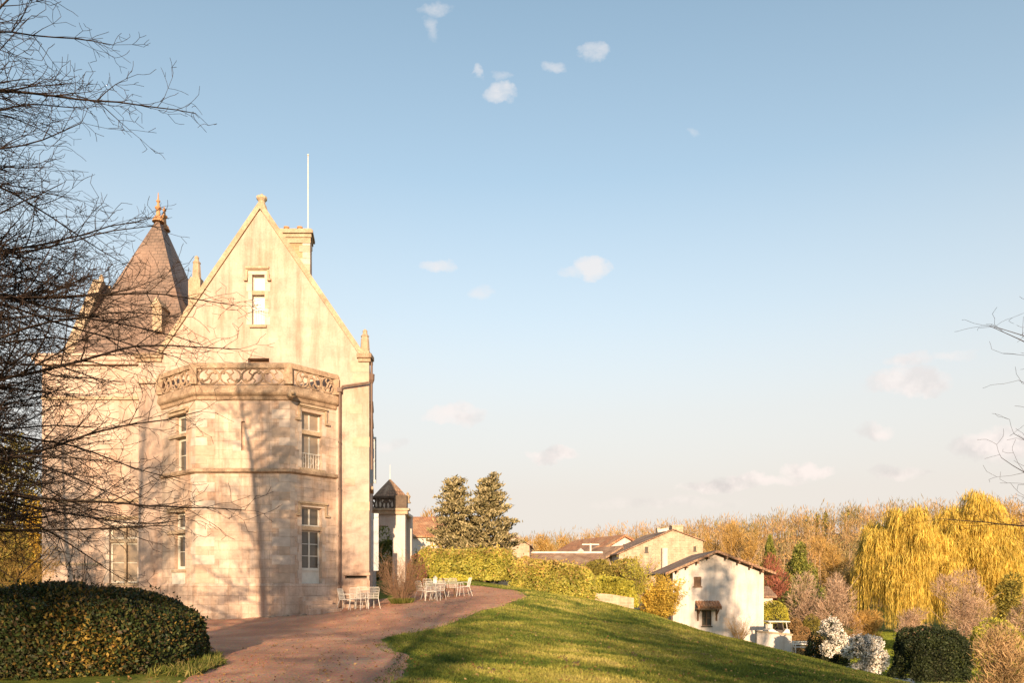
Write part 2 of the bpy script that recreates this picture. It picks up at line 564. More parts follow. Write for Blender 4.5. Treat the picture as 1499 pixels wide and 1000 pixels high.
def m_drive():
    m, t, p = new_mat('red_gravel')
    ob = coords(t)
    mid = t.noise(ob, .55, 5, .62, .5)
    k = t.ramp(mid, [(.28, (.50, .26, .17)), (.45, (.68, .34, .21)), (.6, (.78, .43, .275)), (.75, (.76, .50, .35))])
    tr = t.noise(t.mapping(ob, scale=(1.6, .25, 1)), .9, 4, .6)
    k = t.mix(t.ramp(tr, [(.5, 0.0), (.7, .5)]), k, (.52, .37, .27))
    v = t.add('ShaderNodeTexVoronoi')
    v.inputs['Scale'].default_value = 42
    t.link(ob, v.inputs['Vector'])
    k = t.mix(.55, k, t.mix(1.0, k, v.outputs['Color'], 'MULTIPLY'))
    peb = t.ramp(t.noise(ob, 26, 3, .6), [(.66, 0.0), (.72, 1.0)])
    k = t.mix(t.math('MULTIPLY', peb, .55), k, (.55, .42, .34))
    t.link(k, p.inputs['Base Color'])
    p.inputs['Roughness'].default_value = .92
    p.inputs['Specular IOR Level'].default_value = .15
    h = t.math('ADD', v.outputs['Distance'], t.math('MULTIPLY', mid, 3.0))
    bump(t, p, h, .5, .03)
    return m


TURF = m_ground()
GRAVEL = m_drive()
SOIL = m_noise('soil', [(.3, (.09, .055, .03)), (.7, (.17, .10, .06))], 4, .95, 25, .5, .6, .03)
PATHMAT = m_noise('pale_path', [(.3, (.42, .36, .30)), (.7, (.52, .45, .38))], 1.5, .9, 14, .2, .3, .01)
HILLMAT = m_noise('leaf_litter', [(.3, (.19, .115, .055)), (.5, (.27, .165, .08)), (.75, (.33, .22, .11))], .12, .95, 2.5, .4, .4, .2)

# ------------------------------------------------------------------ terrain
CP = [(-12, 4, 0), (-12, 14, .03), (-6, 8, 0), (0, 0, 0), (0, 12, 0), (-5, 20, .03), (-10, 28, .12), (-20, 30, .15), (-40, 30, .2), (-30, 0, 0), (0, -20, 0), (20, -20, -.8),
      (-30, -40, 0), (60, -40, -2), (-10, 33, .35), (-20, 40, .6), (-40, 45, .8),
      (-6.7, 31.7, .57), (-5, 33, .69), (-3.3, 36, .9), (-2.2, 39, 1.2), (-4.2, 46, 1.9), (-2, 44, 1.68), (-8, 42, 1.3), (-5, 26, .15),
      (0, 26, .42), (0, 19, .12), (0, 33, .85), (.4, 43, 1.36), (3.76, 37, .81), (5.9, 32, .27), (7.5, 27, -.27), (8.1, 22, -.47), (8.3, 18, -.56), (8.2, 16, -.52),
      (4, 20, -.02), (4, 28, .25), (5, 12, -.1), (8.5, 10, -.45), (14, 10, -1.7), (12, 16, -1.5), (5, 4, -.1), (12, 2, -.9),
      (2.5, 50, .5), (8, 42, -.9), (12, 31, -2.1), (16, 25, -2.9), (20, 31, -3.8), (20, 45, -4), (11, 50, -2.5), (14, 61, -3.4), (22, 61, -3.8),
      (28, 60, -4), (46, 80, -4), (30, 75, -4), (60, 60, -4), (60, 30, -4.2), (40, 0, -4), (35, 100, -3.5), (80, 90, -3.5),
      (0, 62, .2), (-10, 60, 1.5), (-30, 70, 1.5), (10, 80, -1.5), (0, 90, 0), (-15, 100, 1), (20, 95, -1.5),
      (-200, 230, 6), (-50, 230, 7.5), (0, 230, 6.5), (50, 230, 12), (100, 230, 17), (160, 230, 19.5), (260, 230, 21),
      (-50, 130, 1), (0, 130, .5), (40, 130, -1.5), (80, 130, -1), (150, 130, 1), (-200, 350, 9), (0, 350, 10), (200, 350, 18), (400, 350, 18),
      (-300, 600, 8), (0, 600, 8), (500, 600, 12), (-250, 0, 0), (300, 0, -4), (-200, 130, 2), (300, 130, 1), (-250, -100, 0), (250, -100, -4)]
CP = np.array(CP, float)


def _phi(r2): return np.sqrt(r2 + 16.0)


_d2 = ((CP[:, None, :2] - CP[None, :, :2]) ** 2).sum(-1)
_n = len(CP)
_A = np.zeros((_n + 3, _n + 3))
_A[:_n, :_n] = _phi(_d2) - np.eye(_n) * 0.15
_A[:_n, _n] = 1; _A[:_n, _n + 1:] = CP[:, :2]
_A[_n, :_n] = 1; _A[_n + 1:, :_n] = CP[:, :2].T
_w = np.linalg.solve(_A, np.concatenate([CP[:, 2], np.zeros(3)]))


def H(x, y):
    x = np.asarray(x, float); y = np.asarray(y, float)
    sh = x.shape
    q = np.stack([x.ravel(), y.ravel()], -1)
    out = np.empty(len(q))
    for i in range(0, len(q), 20000):
        c = q[i:i + 20000]
        d2 = ((c[:, None, :] - CP[None, :, :2]) ** 2).sum(-1)
        out[i:i + 20000] = _phi(d2) @ _w[:_n] + _w[_n] + c @ _w[_n + 1:]
    # soft unevenness of the turf
    xx, yy = q[:, 0], q[:, 1]
    a = .018 * np.sin(xx * 1.9 + 1.3 * np.sin(yy * .7)) * np.sin(yy * 1.3 + .8 * np.sin(xx * .9)) + .012 * np.sin(xx * 4.1 + yy * 1.7) * np.sin(yy * 3.3 - xx)
    out += a
    return out.reshape(sh)


def h1(x, y): return float(H(np.array([x]), np.array([y]))[0])


def steps(a, b, c, d, fine, grow=1.18, mx=30):
    """coordinates: fine spacing on [b, c], growing towards a and d"""
    mid = list(np.arange(b, c + 1e-6, fine))
    lo = []; s = fine; p = b
    while p > a:
        s = min(s * grow, mx); p -= s; lo.append(p)
    hi = []; s = fine; p = mid[-1]
    while p < d:
        s = min(s * grow, mx); p += s; hi.append(p)
    return np.array(lo[::-1] + mid + hi)


def sheet(name, xs, ys, mat, dz=0.0):
    gx, gy = np.meshgrid(xs, ys)
    gz = H(gx, gy) + dz
    nx, ny = len(xs), len(ys)
    V = np.stack([gx, gy, gz], -1).reshape(-1, 3)
    i = np.arange(nx * ny).reshape(ny, nx)
    idx = np.stack([i[:-1, :-1], i[:-1, 1:], i[1:, 1:], i[1:, :-1]], -1)
    return arr_mesh(name, V, 4, idx, mat, smooth=True)


ground = sheet('ground', steps(-1500, -14, 16, 1600, .35), steps(-300, 5, 52, 2200, .35), TURF)
props(ground, kind='structure')


def strip(name, rows, mat, dz, nseg, wob=.0, seed=0):
    """rows: (Y, xl, xr) -> a sheet that follows the ground"""
    rows = np.array(rows, float)
    ys = np.arange(rows[0, 0], rows[-1, 0], .22)
    xl = np.interp(ys, rows[:, 0], rows[:, 1]); xr = np.interp(ys, rows[:, 0], rows[:, 2])
    g = np.random.default_rng(seed)
    def wn():
        k = g.normal(0, 1, len(ys)); k2 = np.convolve(k, np.ones(5) / 5, 'same'); k3 = np.convolve(g.normal(0, 1, len(ys)), np.ones(17) / 17, 'same')
        return wob * (k2 + 2.2 * k3)
    xl = xl + wn(); xr = xr + wn()
    tt = np.linspace(0, 1, nseg)
    gx = xl[:, None] + (xr - xl)[:, None] * tt[None]
    gy = np.repeat(ys[:, None], nseg, 1)
    gz = H(gx, gy) + dz
    gz[:, 0] -= dz + .04; gz[:, -1] -= dz + .04
    i = np.arange(len(ys) * nseg).reshape(len(ys), nseg)
    idx = np.stack([i[:-1, :-1], i[:-1, 1:], i[1:, 1:], i[1:, :-1]], -1)
    o = arr_mesh(name, np.stack([gx, gy, gz], -1), 4, idx, mat, smooth=True)
    return props(o, kind='structure'), xl, xr, ys


# left edge, right edge of the gravel by distance
DR = [(-10, -7, 2.5), (4, -6.2, -.6), (8, -5.6, -1.4), (11.5, -5.3, -1.95), (13, -5.6, -1.95), (14.5, -6.0, -2.05), (16, -6.6, -2.3), (18.5, -8.5, -3.0), (20, -9.5, -3.45), (21.3, -11, -3.4), (22.2, -14, -2.6),
      (24, -15, -2.1), (26, -15.2, -1.6), (28.5, -15.4, -1.0), (30.5, -15.4, -.3), (33, -15.4, .35), (35.5, -8, .75), (37.5, -6, .75), (39.5, -5.5, .2), (41, -5, -1.2), (42, -4.4, -3.2)]
drive, DXL, DXR, DYS = strip('driveway', DR, GRAVEL, .022, 60, .12, 3)


def on_drive(x, y, m=0.0):
    return (y < DYS[-1]) & (x > np.interp(y, DYS, DXL) + m) & (x < np.interp(y, DYS, DXR) - m)


path, _a, _b, _c = strip('path', [(40, 20.4, 21.6), (44, 22.3, 24.0), (46, 23.3, 25.6), (47.5, 24.2, 26.6), (49.5, 25.0, 29.5), (51, 25.5, 33)], PATHMAT, .03, 12, .03, 5)


# ------------------------------------------------------------------ vegetation builders
def unit(v):
    return v / np.maximum(np.linalg.norm(v, axis=-1, keepdims=True), 1e-9)


def leaf_arrays(P, A, L, Wd, g=RNG, mid=.45):
    """diamond leaves at P along axis A (n,3), lengths L, widths Wd"""
    n = len(P)
    A = unit(A)
    rnd = unit(g.normal(size=(n, 3)))
    B = unit(np.cross(A, rnd))
    L = np.broadcast_to(L, (n,))[:, None]; Wd = np.broadcast_to(Wd, (n,))[:, None]
    b0 = P - A * L * .5; t = P + A * L * .5; m = b0 + A * L * mid
    V = np.stack([b0, m + B * Wd * .5, t, m - B * Wd * .5], 1)
    return V


def leaves(name, P, A, L, Wd, mat, parent=None, local=False, g=RNG):
    V = leaf_arrays(P, A, L, Wd, g).reshape(-1, 3)
    return arr_mesh(name, V, 4, np.arange(len(V)), mat, parent, local)


def segs_mesh(name, S, mat, parent=None, k=4, local=False, smooth=True, lo=0.0):
    """S (n,8): p0 p1 r0 r1 -> prisms"""
    S = np.asarray(S, float)
    p0, p1, r0, r1 = S[:, :3], S[:, 3:6], S[:, 6], S[:, 7]
    d = unit(p1 - p0)
    ref = np.where(np.abs(d[:, 2:3]) < .9, np.array([[0, 0, 1.0]]), np.array([[1.0, 0, 0]]))
    a = unit(np.cross(d, ref)); b = np.cross(d, a)
    n = len(S)
    ang = 2 * np.pi * np.arange(k) / k
    ring = a[:, None] * np.cos(ang)[None, :, None] + b[:, None] * np.sin(ang)[None, :, None]
    q0 = (p0 - d * (r0 * .5)[:, None])[:, None] + ring * r0[:, None, None]
    q1 = (p1 + d * (r1 * .5)[:, None])[:, None] + ring * r1[:, None, None]
    V = np.concatenate([q0, q1], 1).reshape(-1, 3)
    base = (np.arange(n) * 2 * k)[:, None, None]
    j = np.arange(k)
    f = np.stack([j, (j + 1) % k, k + (j + 1) % k, k + j], -1)[None]
    return arr_mesh(name, V, 4, base + f, mat, parent, local, smooth)


def grow(out, p, d, L, r, lv, spec, rnd):
    """spec[lv] = (segment length, spacing of shoots, shoot length factor, wander, upward pull)"""
    sl, sp, lf, wa, up = spec[lv]
    n = max(2, int(L / sl))
    st = L / n
    nxt = sp * rnd.uniform(.3, 1.0)
    side = rnd.choice((-1, 1))
    for i in range(n):
        t = i / n
        d = Vector((d.x + rnd.gauss(0, wa), d.y + rnd.gauss(0, wa), d.z + rnd.gauss(0, wa) + up * (0.3 + t)))
        d.normalize()
        q = p + d * st
        ra = r * (1 - .8 * t); rb = r * (1 - .8 * (i + 1) / n)
        out.append((p.x, p.y, p.z, q.x, q.y, q.z, max(ra, .0036), max(rb, .0030)))
        if lv + 1 < len(spec):
            nxt -= st
            while nxt <= 0 and t > .06:
                nxt += sp * rnd.uniform(.7, 1.3)
                side = -side
                ax = d.orthogonal().normalized()
                ax = (Vector((0, 0, 1)) * .9 + Vector((rnd.gauss(0, .55), rnd.gauss(0, .55), rnd.gauss(0, .4)))).normalized()
                sd = d.cross(ax)
                if sd.length < .1: continue
                sd.normalize()
                ang = rnd.uniform(.5, 1.05)
                nd = (d * math.cos(ang) + sd * (side * math.sin(ang)) + Vector((0, 0, rnd.gauss(.02, .18)))).normalized()
                nl = max(L * lf * (1.05 - t) * rnd.uniform(.6, 1.25), spec[lv + 1][0] * 2)
                grow(out, q, nd, nl, max(rb * .58, .003), lv + 1, spec, rnd)
        p = q
    return p


SPEC_BIG = [(.26, .16, .40, .065, .004), (.15, .13, .42, .10, .010), (.09, .12, .46, .13, .012), (.065, 9, .4, .15, .02)]


def big_tree(seed, height, spread, nprim, zlow=2.2, spec=SPEC_BIG, trunk_r=.24, lean=0.0, thin=0.0, low=0):
    """returns (trunk segments, crown segments) around the origin"""
    rnd = random.Random(seed)
    tr = []; cr = []
    p = Vector((0, 0, -.4)); d = Vector((lean, 0, 1)).normalized()
    pts = []
    n = int(height / .5)
    for i in range(n):
        t = i / n
        d = (d + Vector((rnd.gauss(0, .035), rnd.gauss(0, .035), .05))).normalized()
        q = p + d * (height / n)
        ra = trunk_r * (1 - .86 * t) * (1.35 if i == 0 else 1.0)
        rb = trunk_r * (1 - .86 * (i + 1) / n)
        tr.append((p.x, p.y, p.z, q.x, q.y, q.z, ra, rb)); pts.append((q.copy(), rb))
        p = q
    for k in range(nprim):
        f = (k + rnd.random()) / nprim
        z = zlow + (height * .97 - zlow) * f
        j = min(n - 1, max(0, int((z + .4) / height * n)))
        q, rb = pts[j]
        az = k * 2.39996 + rnd.gauss(0, .25)
        if math.cos(az) < .3 and rnd.random() < thin: continue
        L = spread * (1.0 - .62 * f ** 1.6) * rnd.uniform(.64, 1.1) * (.85 + .15 * min(1, f * 5))
        el = .10 + .55 * f + rnd.gauss(0, .10)
        dd = Vector((math.cos(az) * math.cos(el), math.sin(az) * math.cos(el), math.sin(el)))
        grow(cr, q, dd, L, min(rb * .5, .009 + .0054 * L), 0, spec, rnd)
    for k in range(low):
        z = rnd.uniform(1.6, 6.2)
        j = min(n - 1, max(0, int((z + .4) / height * n)))
        q, rb = pts[j]
        az = rnd.uniform(-1.15, 1.15); el = rnd.uniform(-.12, .3)
        L = spread * rnd.uniform(.55, .95)
        grow(cr, q, Vector((math.cos(az) * math.cos(el), math.sin(az) * math.cos(el), math.sin(el))), L, min(rb * .4, .008 + .005 * L), 0, spec, rnd)
    return tr, cr


def superell(n, a, b, c, p, g, lower=-.15):
    """points on a superellipsoid of half sizes a, b, c and their normals"""
    m = int(n * 1.05)
    ar = np.array([b * c, b * c, a * c, a * c, 2 * a * b * .5]); k = g.choice(5, m, p=ar / ar.sum())
    u = g.uniform(-1, 1, m); v = g.uniform(-1, 1, m); w = g.uniform(0, 1, m)
    q = np.stack([np.where(k == 0, -1, np.where(k == 1, 1, u)), np.where(k == 2, -1, np.where(k == 3, 1, np.where(k < 2, u, v))), np.where(k == 4, 1, w)], -1)
    q = unit(q * np.array([a, b, c]))
    s = (np.abs(q / np.array([a, b, c])) ** p).sum(-1) ** (-1 / p)
    P = q * s[:, None]
    N = unit(np.sign(P) * np.abs(P / np.array([a, b, c])) ** (p - 1) / np.array([a, b, c]))
    P, N = P[:n], N[:n]
    return P, N


def lumps(P, N, amp, scale, seed=0):
    out = P.copy()
    for i in range(len(P)):
        v = mnoise.noise(Vector((P[i, 0] * scale + seed, P[i, 1] * scale, P[i, 2] * scale)))
        out[i] += N[i] * amp * v
    return out


def clipped(name, label, cat, c, size, rz, n, L, mat, p=4.0, amp=.06, lscale=1.2, group=None, seed=1, extra=None, core=TWIGMAROON, thick=.1, slope=0.0):
    """clipped bush or hedge: leaf shell over a solid core coloured dark as inner shade; c = base centre, size = half sizes (a, b, height)"""
    g = np.random.default_rng(seed)
    root = thing(name, label, cat, c, group)
    a, b, h = size
    P, N = superell(n, a, b, h, p, g, 0.0)
    P = lumps(P, N, amp, lscale, seed)
    P = lumps(P, N, amp * .7, lscale * 3.1, seed + 9)
    st_ = g.random(len(P)) < .035
    P = P + N * (st_ * g.random(len(P)) * L * 2.2)[:, None]
    P = P - N * (g.random(len(P)) ** 1.6 * thick)[:, None]
    P[:, 2] *= 1 - slope * P[:, 0] / a
    cr, sr = math.cos(rz), math.sin(rz)
    rot = np.array([[cr, -sr, 0], [sr, cr, 0], [0, 0, 1]])
    P = P @ rot.T + np.array(c); N = N @ rot.T
    A = unit(N * .55 + g.normal(size=P.shape) * .7 + np.array([0, 0, .2]))
    sz = L * g.uniform(.6, 1.35, len(P))
    if extra:
        emat, frac, test = extra
        sel = test(P, N, g)
        leaves('tips', P[sel], A[sel], sz[sel], sz[sel] * .55, emat, root, g=g)
        P, A, sz = P[~sel], A[~sel], sz[~sel]
    leaves('foliage', P, A, sz, sz * .55, mat, root, g=g)
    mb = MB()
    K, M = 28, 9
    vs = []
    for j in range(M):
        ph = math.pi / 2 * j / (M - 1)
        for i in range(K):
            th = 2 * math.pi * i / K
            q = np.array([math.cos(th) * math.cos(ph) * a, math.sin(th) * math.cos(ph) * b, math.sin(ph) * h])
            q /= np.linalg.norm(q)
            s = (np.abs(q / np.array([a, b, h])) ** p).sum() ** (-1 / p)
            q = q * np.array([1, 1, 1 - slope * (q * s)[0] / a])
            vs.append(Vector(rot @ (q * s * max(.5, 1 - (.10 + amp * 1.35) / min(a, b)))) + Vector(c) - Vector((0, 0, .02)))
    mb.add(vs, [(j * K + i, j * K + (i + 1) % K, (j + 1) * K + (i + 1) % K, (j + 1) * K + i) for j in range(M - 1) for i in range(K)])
    mb.build('shade_core', CORESHADE, root, smooth=True)
    return root


CORESHADE = m_noise('core_shade_tone', [(.3, (.018, .02, .008)), (.7, (.04, .038, .016))], 8, .95, 40, .4, 0)  # near-black core colour stands in for shade in gaps between leaves


def crown_points(n, blobs, g, shell=.55):
    """points in a union of ellipsoid lobes [(cx,cy,cz,rx,ry,rz)]"""
    B = np.array(blobs, float)
    vol = (B[:, 3] * B[:, 4] * B[:, 5]) ** .72
    k = g.choice(len(B), n, p=vol / vol.sum())
    d = unit(g.normal(size=(n, 3)))
    r = (shell + (1 - shell) * g.random(n)) * (1 - .25 * (g.random(n) ** 3))
    P = B[k, :3] + d * B[k, 3:] * r[:, None]
    return P, d


def lobes(base, h, rx, ry, k, g, low=.25, sz=.42):
    """random lobes filling a crown of height h over base"""
    out = []
    for i in range(k):
        t = low + (1 - low) * (i + .5) / k
        w = math.sin(math.pi * min(1, max(.12, (t - low * .3)) ** .9)) ** .6
        an = g.random() * 6.283; rr = (g.random() ** .5) * .62 * w
        s = sz * (.7 + .6 * g.random())
        out.append((base[0] + math.cos(an) * rr * rx, base[1] + math.sin(an) * rr * ry, base[2] + t * h * .9, rx * s, ry * s, h * s * .42))
    return out


def limbs(base, h, r, nb, g, spread, zf=.25):
    S = []
    b = np.array(base, float)
    top = b + np.array([g.normal(0, .03) * h, g.normal(0, .03) * h, h * .62])
    m = b + (top - b) * .45 + np.array([g.normal(0, .02) * h, 0, 0])
    S.append((*(b - [0, 0, .3]), *m, r, r * .75)); S.append((*m, *top, r * .75, r * .3))
    for i in range(nb):
        t = zf + (.95 - zf) * (i + g.random()) / nb
        s = b + (top - b) * t
        an = i * 2.4 + g.normal(0, .3)
        e = s + np.array([math.cos(an) * spread[0] * .75, math.sin(an) * spread[1] * .75, h * (.14 + .25 * g.random())])
        md = (s + e) / 2 + np.array([0, 0, -.03 * h])
        S.append((*s, *md, r * .42, r * .28)); S.append((*md, *e, r * .28, r * .08))
    return S


def twiggy_tree(name, label, cat, base, h, rx, ry, n, mat, seed, L=.7, Wd=.035, bark=PALEBARK, group=None, k=9, low=.2, up=.55, r=None, nb=14):
    """bare or lightly leafed tree at a distance: trunk and limbs, crown of separate twigs"""
    g = np.random.default_rng(seed)
    root = thing(name, label, cat, base, group)
    segs_mesh('trunk', limbs(base, h, r or h * .018, nb, g, (rx, ry)), bark, root, 5)
    P, d = crown_points(n, lobes(base, h, rx, ry, k, g, low), g)
    A = unit(d * .7 + g.normal(size=P.shape) * .45 + np.array([0, 0, up]))
    l = L * g.uniform(.5, 1.4, n)
    leaves('crown', P, A, l, Wd * g.uniform(.6, 1.4, n), mat, root, g=g)
    return root


def leafy_tree(name, label, cat, base, h, rx, ry, n, mat, seed, L=.3, asp=.6, bark=BARK, group=None, k=12, low=.1, up=.1, sz=.42):
    g = np.random.default_rng(seed)
    root = thing(name, label, cat, base, group)
    segs_mesh('trunk', limbs(base, h, h * .02, 9, g, (rx * .8, ry * .8), .2), bark, root, 5)
    P, d = crown_points(n, lobes(base, h, rx, ry, k, g, low, sz), g, .7)
    A = unit(d * .5 + g.normal(size=P.shape) * .8 + np.array([0, 0, up]))
    l = L * g.uniform(.5, 1.4, n)
    leaves('crown', P, A, l, l * asp, mat, root, g=g)
    return root


def cone_tree(name, label, base, h, rad, n, mat, seed, L=.25, power=1.0, group=None):
    g = np.random.default_rng(seed)
    root = thing(name, label, 'tree', base, group)
    segs_mesh('trunk', [(base[0], base[1], base[2] - .3, base[0], base[1], base[2] + h * .9, h * .02, h * .004)], BARK, root, 6)
    t = g.random(n) ** 1.25
    ang = g.random(n) * 6.283
    lob = 1 + .16 * np.sin(ang * 5 + t * 9) + .12 * np.sin(ang * 3 - t * 21)
    rr = rad * (1 - t) ** power * lob * (.62 + .38 * g.random(n) ** .5) + .03
    P = np.stack([base[0] + np.cos(ang) * rr, base[1] + np.sin(ang) * rr, base[2] + .03 * h + t * h * .97], -1)
    A = np.stack([np.cos(ang) * .6, np.sin(ang) * .6, np.full(n, .8)], -1) + g.normal(size=(n, 3)) * .35
    l = L * g.uniform(.6, 1.4, n)
    leaves('crown', P, A, l, l * .4, mat, root, g=g)
    return root


def stem_shrub(name, label, base, h, spread, nst, mat, seed, spec=None, bark=PALEBARK, r=.008, group=None, leafmat=None, nleaf=0, ll=.05, lw=.02, k=3, cat='shrub'):
    """many stems fanning out from one base"""
    rnd = random.Random(seed)
    root = thing(name, label, cat, base, group)
    out = []
    spec = spec or [(h / 8, h / 9, .38, .07, .02), (h / 16, 9, .4, .1, .05)]
    for i in range(nst):
        an = rnd.uniform(0, 6.283); tl = rnd.random() ** .7 * spread
        d = Vector((math.cos(an) * tl, math.sin(an) * tl, 1)).normalized()
        p = Vector(base) + Vector((math.cos(an) * tl * .12 * h, math.sin(an) * tl * .12 * h, -.03))
        grow(out, p, d, h * rnd.uniform(.65, 1.1), r * rnd.uniform(.7, 1.2), 0, spec, rnd)
    segs_mesh('stems', out, bark, root, k)
    if leafmat:
        g = np.random.default_rng(seed)
        S = np.array(out)
        kk = g.integers(0, len(S), nleaf)
        t = g.random((nleaf, 1))
        P = S[kk, :3] * t + S[kk, 3:6] * (1 - t) + g.normal(0, ll * .4, (nleaf, 3))
        leaves('foliage', P, g.normal(size=(nleaf, 3)) + np.array([0, 0, .4]), ll * g.uniform(.6, 1.4, nleaf), lw, leafmat, root, g=g)
    return root

# ------------------------------------------------------------------ castle
class Plane:
    """vertical wall plane from A to B (plan points), outward normal towards the viewer's side"""
    def __init__(s, A, B):
        s.A = Vector((A[0], A[1])); s.B = Vector((B[0], B[1]))
        s.L = (s.B - s.A).length
        s.t = (s.B - s.A) / s.L
        s.n = Vector((s.t.y, -s.t.x))

    def pt(s, u, z, off=0.0):
        q = s.A + s.t * u + s.n * off
        return Vector((q.x, q.y, z))

    def u(s, px):
        k = (px - CX) / F
        return (k * s.A.y - s.A.x) / (s.t.x - k * s.t.y)

    def z(s, py, u):
        return Z_(py, s.A.y + s.t.y * u)

    def T(s): return Vector((s.t.x, s.t.y, 0))
    def N(s): return Vector((s.n.x, s.n.y, 0))


def wall_on(mb, pl, u0, u1, z0, top, ops, depth=.28):
    """wall face with openings (ua, ub, za, zb); top: function of u, or a height, with break points; reveals go inwards"""
    brk = []
    if not callable(top):
        zt = top; top = lambda u: zt
    else:
        brk = getattr(top, 'brk', [])
    us = sorted({round(x, 5) for x in [u0, u1] + [o[0] for o in ops] + [o[1] for o in ops] + list(brk) if u0 - 1e-6 <= x <= u1 + 1e-6})
    for a, b in zip(us[:-1], us[1:]):
        mine = [o for o in ops if o[0] < (a + b) / 2 < o[1]]
        zs = sorted({z0} | {o[2] for o in mine} | {o[3] for o in mine})
        for i, za in enumerate(zs):
            last = i == len(zs) - 1
            if last:
                mb.quad(pl.pt(a, za), pl.pt(b, za), pl.pt(b, top(b)), pl.pt(a, top(a)))
            else:
                zb = zs[i + 1]
                if any(o[2] < (za + zb) / 2 < o[3] for o in mine): continue
                mb.quad(pl.pt(a, za), pl.pt(b, za), pl.pt(b, zb), pl.pt(a, zb))
    for (a, b, za, zb) in ops:
        f = lambda u, z: pl.pt(u, z, 0); k = lambda u, z: pl.pt(u, z, -depth)
        mb.quad(f(a, za), f(a, zb), k(a, zb), k(a, za))
        mb.quad(f(b, zb), f(b, za), k(b, za), k(b, zb))
        mb.quad(f(a, zb), f(b, zb), k(b, zb), k(a, zb))
        mb.quad(f(b, za), f(a, za), k(a, za), k(b, za))


def pbox(mb, pl, u0, u1, z0, z1, o0, o1):
    """box on a wall plane, from offset o0 to o1"""
    c = (pl.pt(u0, z0, o0) + pl.pt(u1, z1, o1)) / 2
    return mb.obox(c, pl.T() * (u1 - u0) / 2, pl.N() * (o1 - o0) / 2, Vector((0, 0, (z1 - z0) / 2)))


CG = (-10.5, 31.0, .2)
castle = thing('castle', 'tall cream stone castle with steep gable, eight sided bay and brown slate roof', 'castle', CG)

YF, YB, YW = 31.7, 30.0, 34.0
gab = Plane((-16.0, YF), (-6.12, YF))
bl = Plane((-15.0, YF), (-12.83, YB))
bf = Plane((-12.83, YB), (-9.0, YB))
brt = Plane((-9.0, YB), (-7.55, YF))
lw = Plane((-21.6, YW), (-16.0, YW))
side = Plane((-6.12, YF), (-7.82, 41.7))
sidel = Plane((-16.0, YW + .3), (-16.0, YF))

zE = gab.z(522, 0); zA = gab.z(307, 0)
uA = gab.u(381)


def gtop(u):
    half = gab.u(527) - uA
    return max(zE, zA - (zA - zE) * abs(u - uA) / half)


gtop.brk = [uA, gab.u(527), 2 * uA - gab.u(527)]


def op(pl, xl, xr, yt, yb):
    ua, ub = pl.u(xl), pl.u(xr)
    um = (ua + ub) / 2
    return (ua, ub, pl.z(yb, um), pl.z(yt, um))


zG = -1.0
g_win = op(gab, 369, 387.5, 402, 476)
g_slot = op(gab, 363, 394, 524.5, 531)
pier_slot = op(gab, 505, 537, 843.5, 847.5)
mb = MB()
wall_on(mb, gab, 0, gab.L, zG, gtop, [g_win, g_slot, pier_slot], .3)
wall_on(mb, sidel, 0, sidel.L, zG, zE, [])
wall_on(mb, side, 0, side.L, zG, zE, [])
lwin = op(lw, 160, 201, 770, 854)
zEL = lw.z(521, 0)
wall_on(mb, lw, 0, lw.L, zG, zEL, [lwin], .25)
# back and left faces of the blocks
mb.quad((-21.6, YW, zG), (-21.6, YW, zEL), (-22.6, 43, zEL), (-22.6, 43, zG))
mb.quad((-22.6, 43, zG), (-22.6, 43, zEL), (-16.5, 43, zEL), (-16.5, 43, zG))
mb.quad((-7.82, 41.7, zG), (-7.82, 41.7, zE), (-17, 41.7, zE), (-17, 41.7, zG))
mb.quad((-7.82, 41.7, zE), (-10.9, 41.7, 17.4), (-17, 41.7, zE))
mb.build('wall', PLASTER, castle)

# ground-floor bay with openings
w_r1 = op(brt, 441.5, 471.5, 605, 687)
w_r0 = op(brt, 441.5, 471.5, 743.5, 873)
w_l1 = op(bl, 257, 272.5, 607, 692)
w_l0 = op(bl, 255.5, 271, 750, 834)
slit = op(bf, 353.2, 358.2, 617, 660)
zBT = bf.z(580, 0)
mb = MB()
wall_on(mb, bl, 0, bl.L, zG, zBT, [w_l1, w_l0], .3)
wall_on(mb, bf, 0, bf.L, zG, zBT, [slit], .12)
wall_on(mb, brt, 0, brt.L, zG, zBT, [w_r1, w_r0], .3)
mb.build('bay_wall', ASHLAR, castle)
mb = MB()
mb.prism([(-15.0, YF - .01, zBT), (-12.83, YB, zBT), (-9.0, YB, zBT), (-7.55, YF - .01, zBT)], (0, 0, .12))
mb.build('bay_terrace', LICHEN, castle)


# rings that follow the three bay faces
def ring_mould(name, z0, z1, off, mat, ext=.02, prof=None):
    """moulding round the bay: profile of (offset, z) points"""
    prof = prof or [(0, z0), (off, z0 + (z1 - z0) * .35), (off, z1 - .02), (off - .03, z1), (0, z1)]
    pts = []
    b = [bl.A, bl.B, brt.A, brt.B]
    n0, n1, n2 = bl.n, bf.n, brt.n
    def mit(a, c): 
        m = (a + c); return m / m.dot(a)
    dirs = [n0, mit(n0, n1), mit(n1, n2), n2]
    mbx = MB(); vs = []
    for p, d in zip(b, dirs):
        for (o, z) in prof:
            q = p + d * o
            vs.append((q.x, q.y, z))
    k = len(prof)
    mbx.add(vs, [(i * k + j, (i + 1) * k + j, (i + 1) * k + (j + 1) % k, i * k + (j + 1) % k) for i in range(3) for j in range(k)])
    mbx.add(vs[:k], [tuple(range(k))]); mbx.add(vs[-k:], [tuple(range(k - 1, -1, -1))])
    return mbx.build(name, mat, castle)


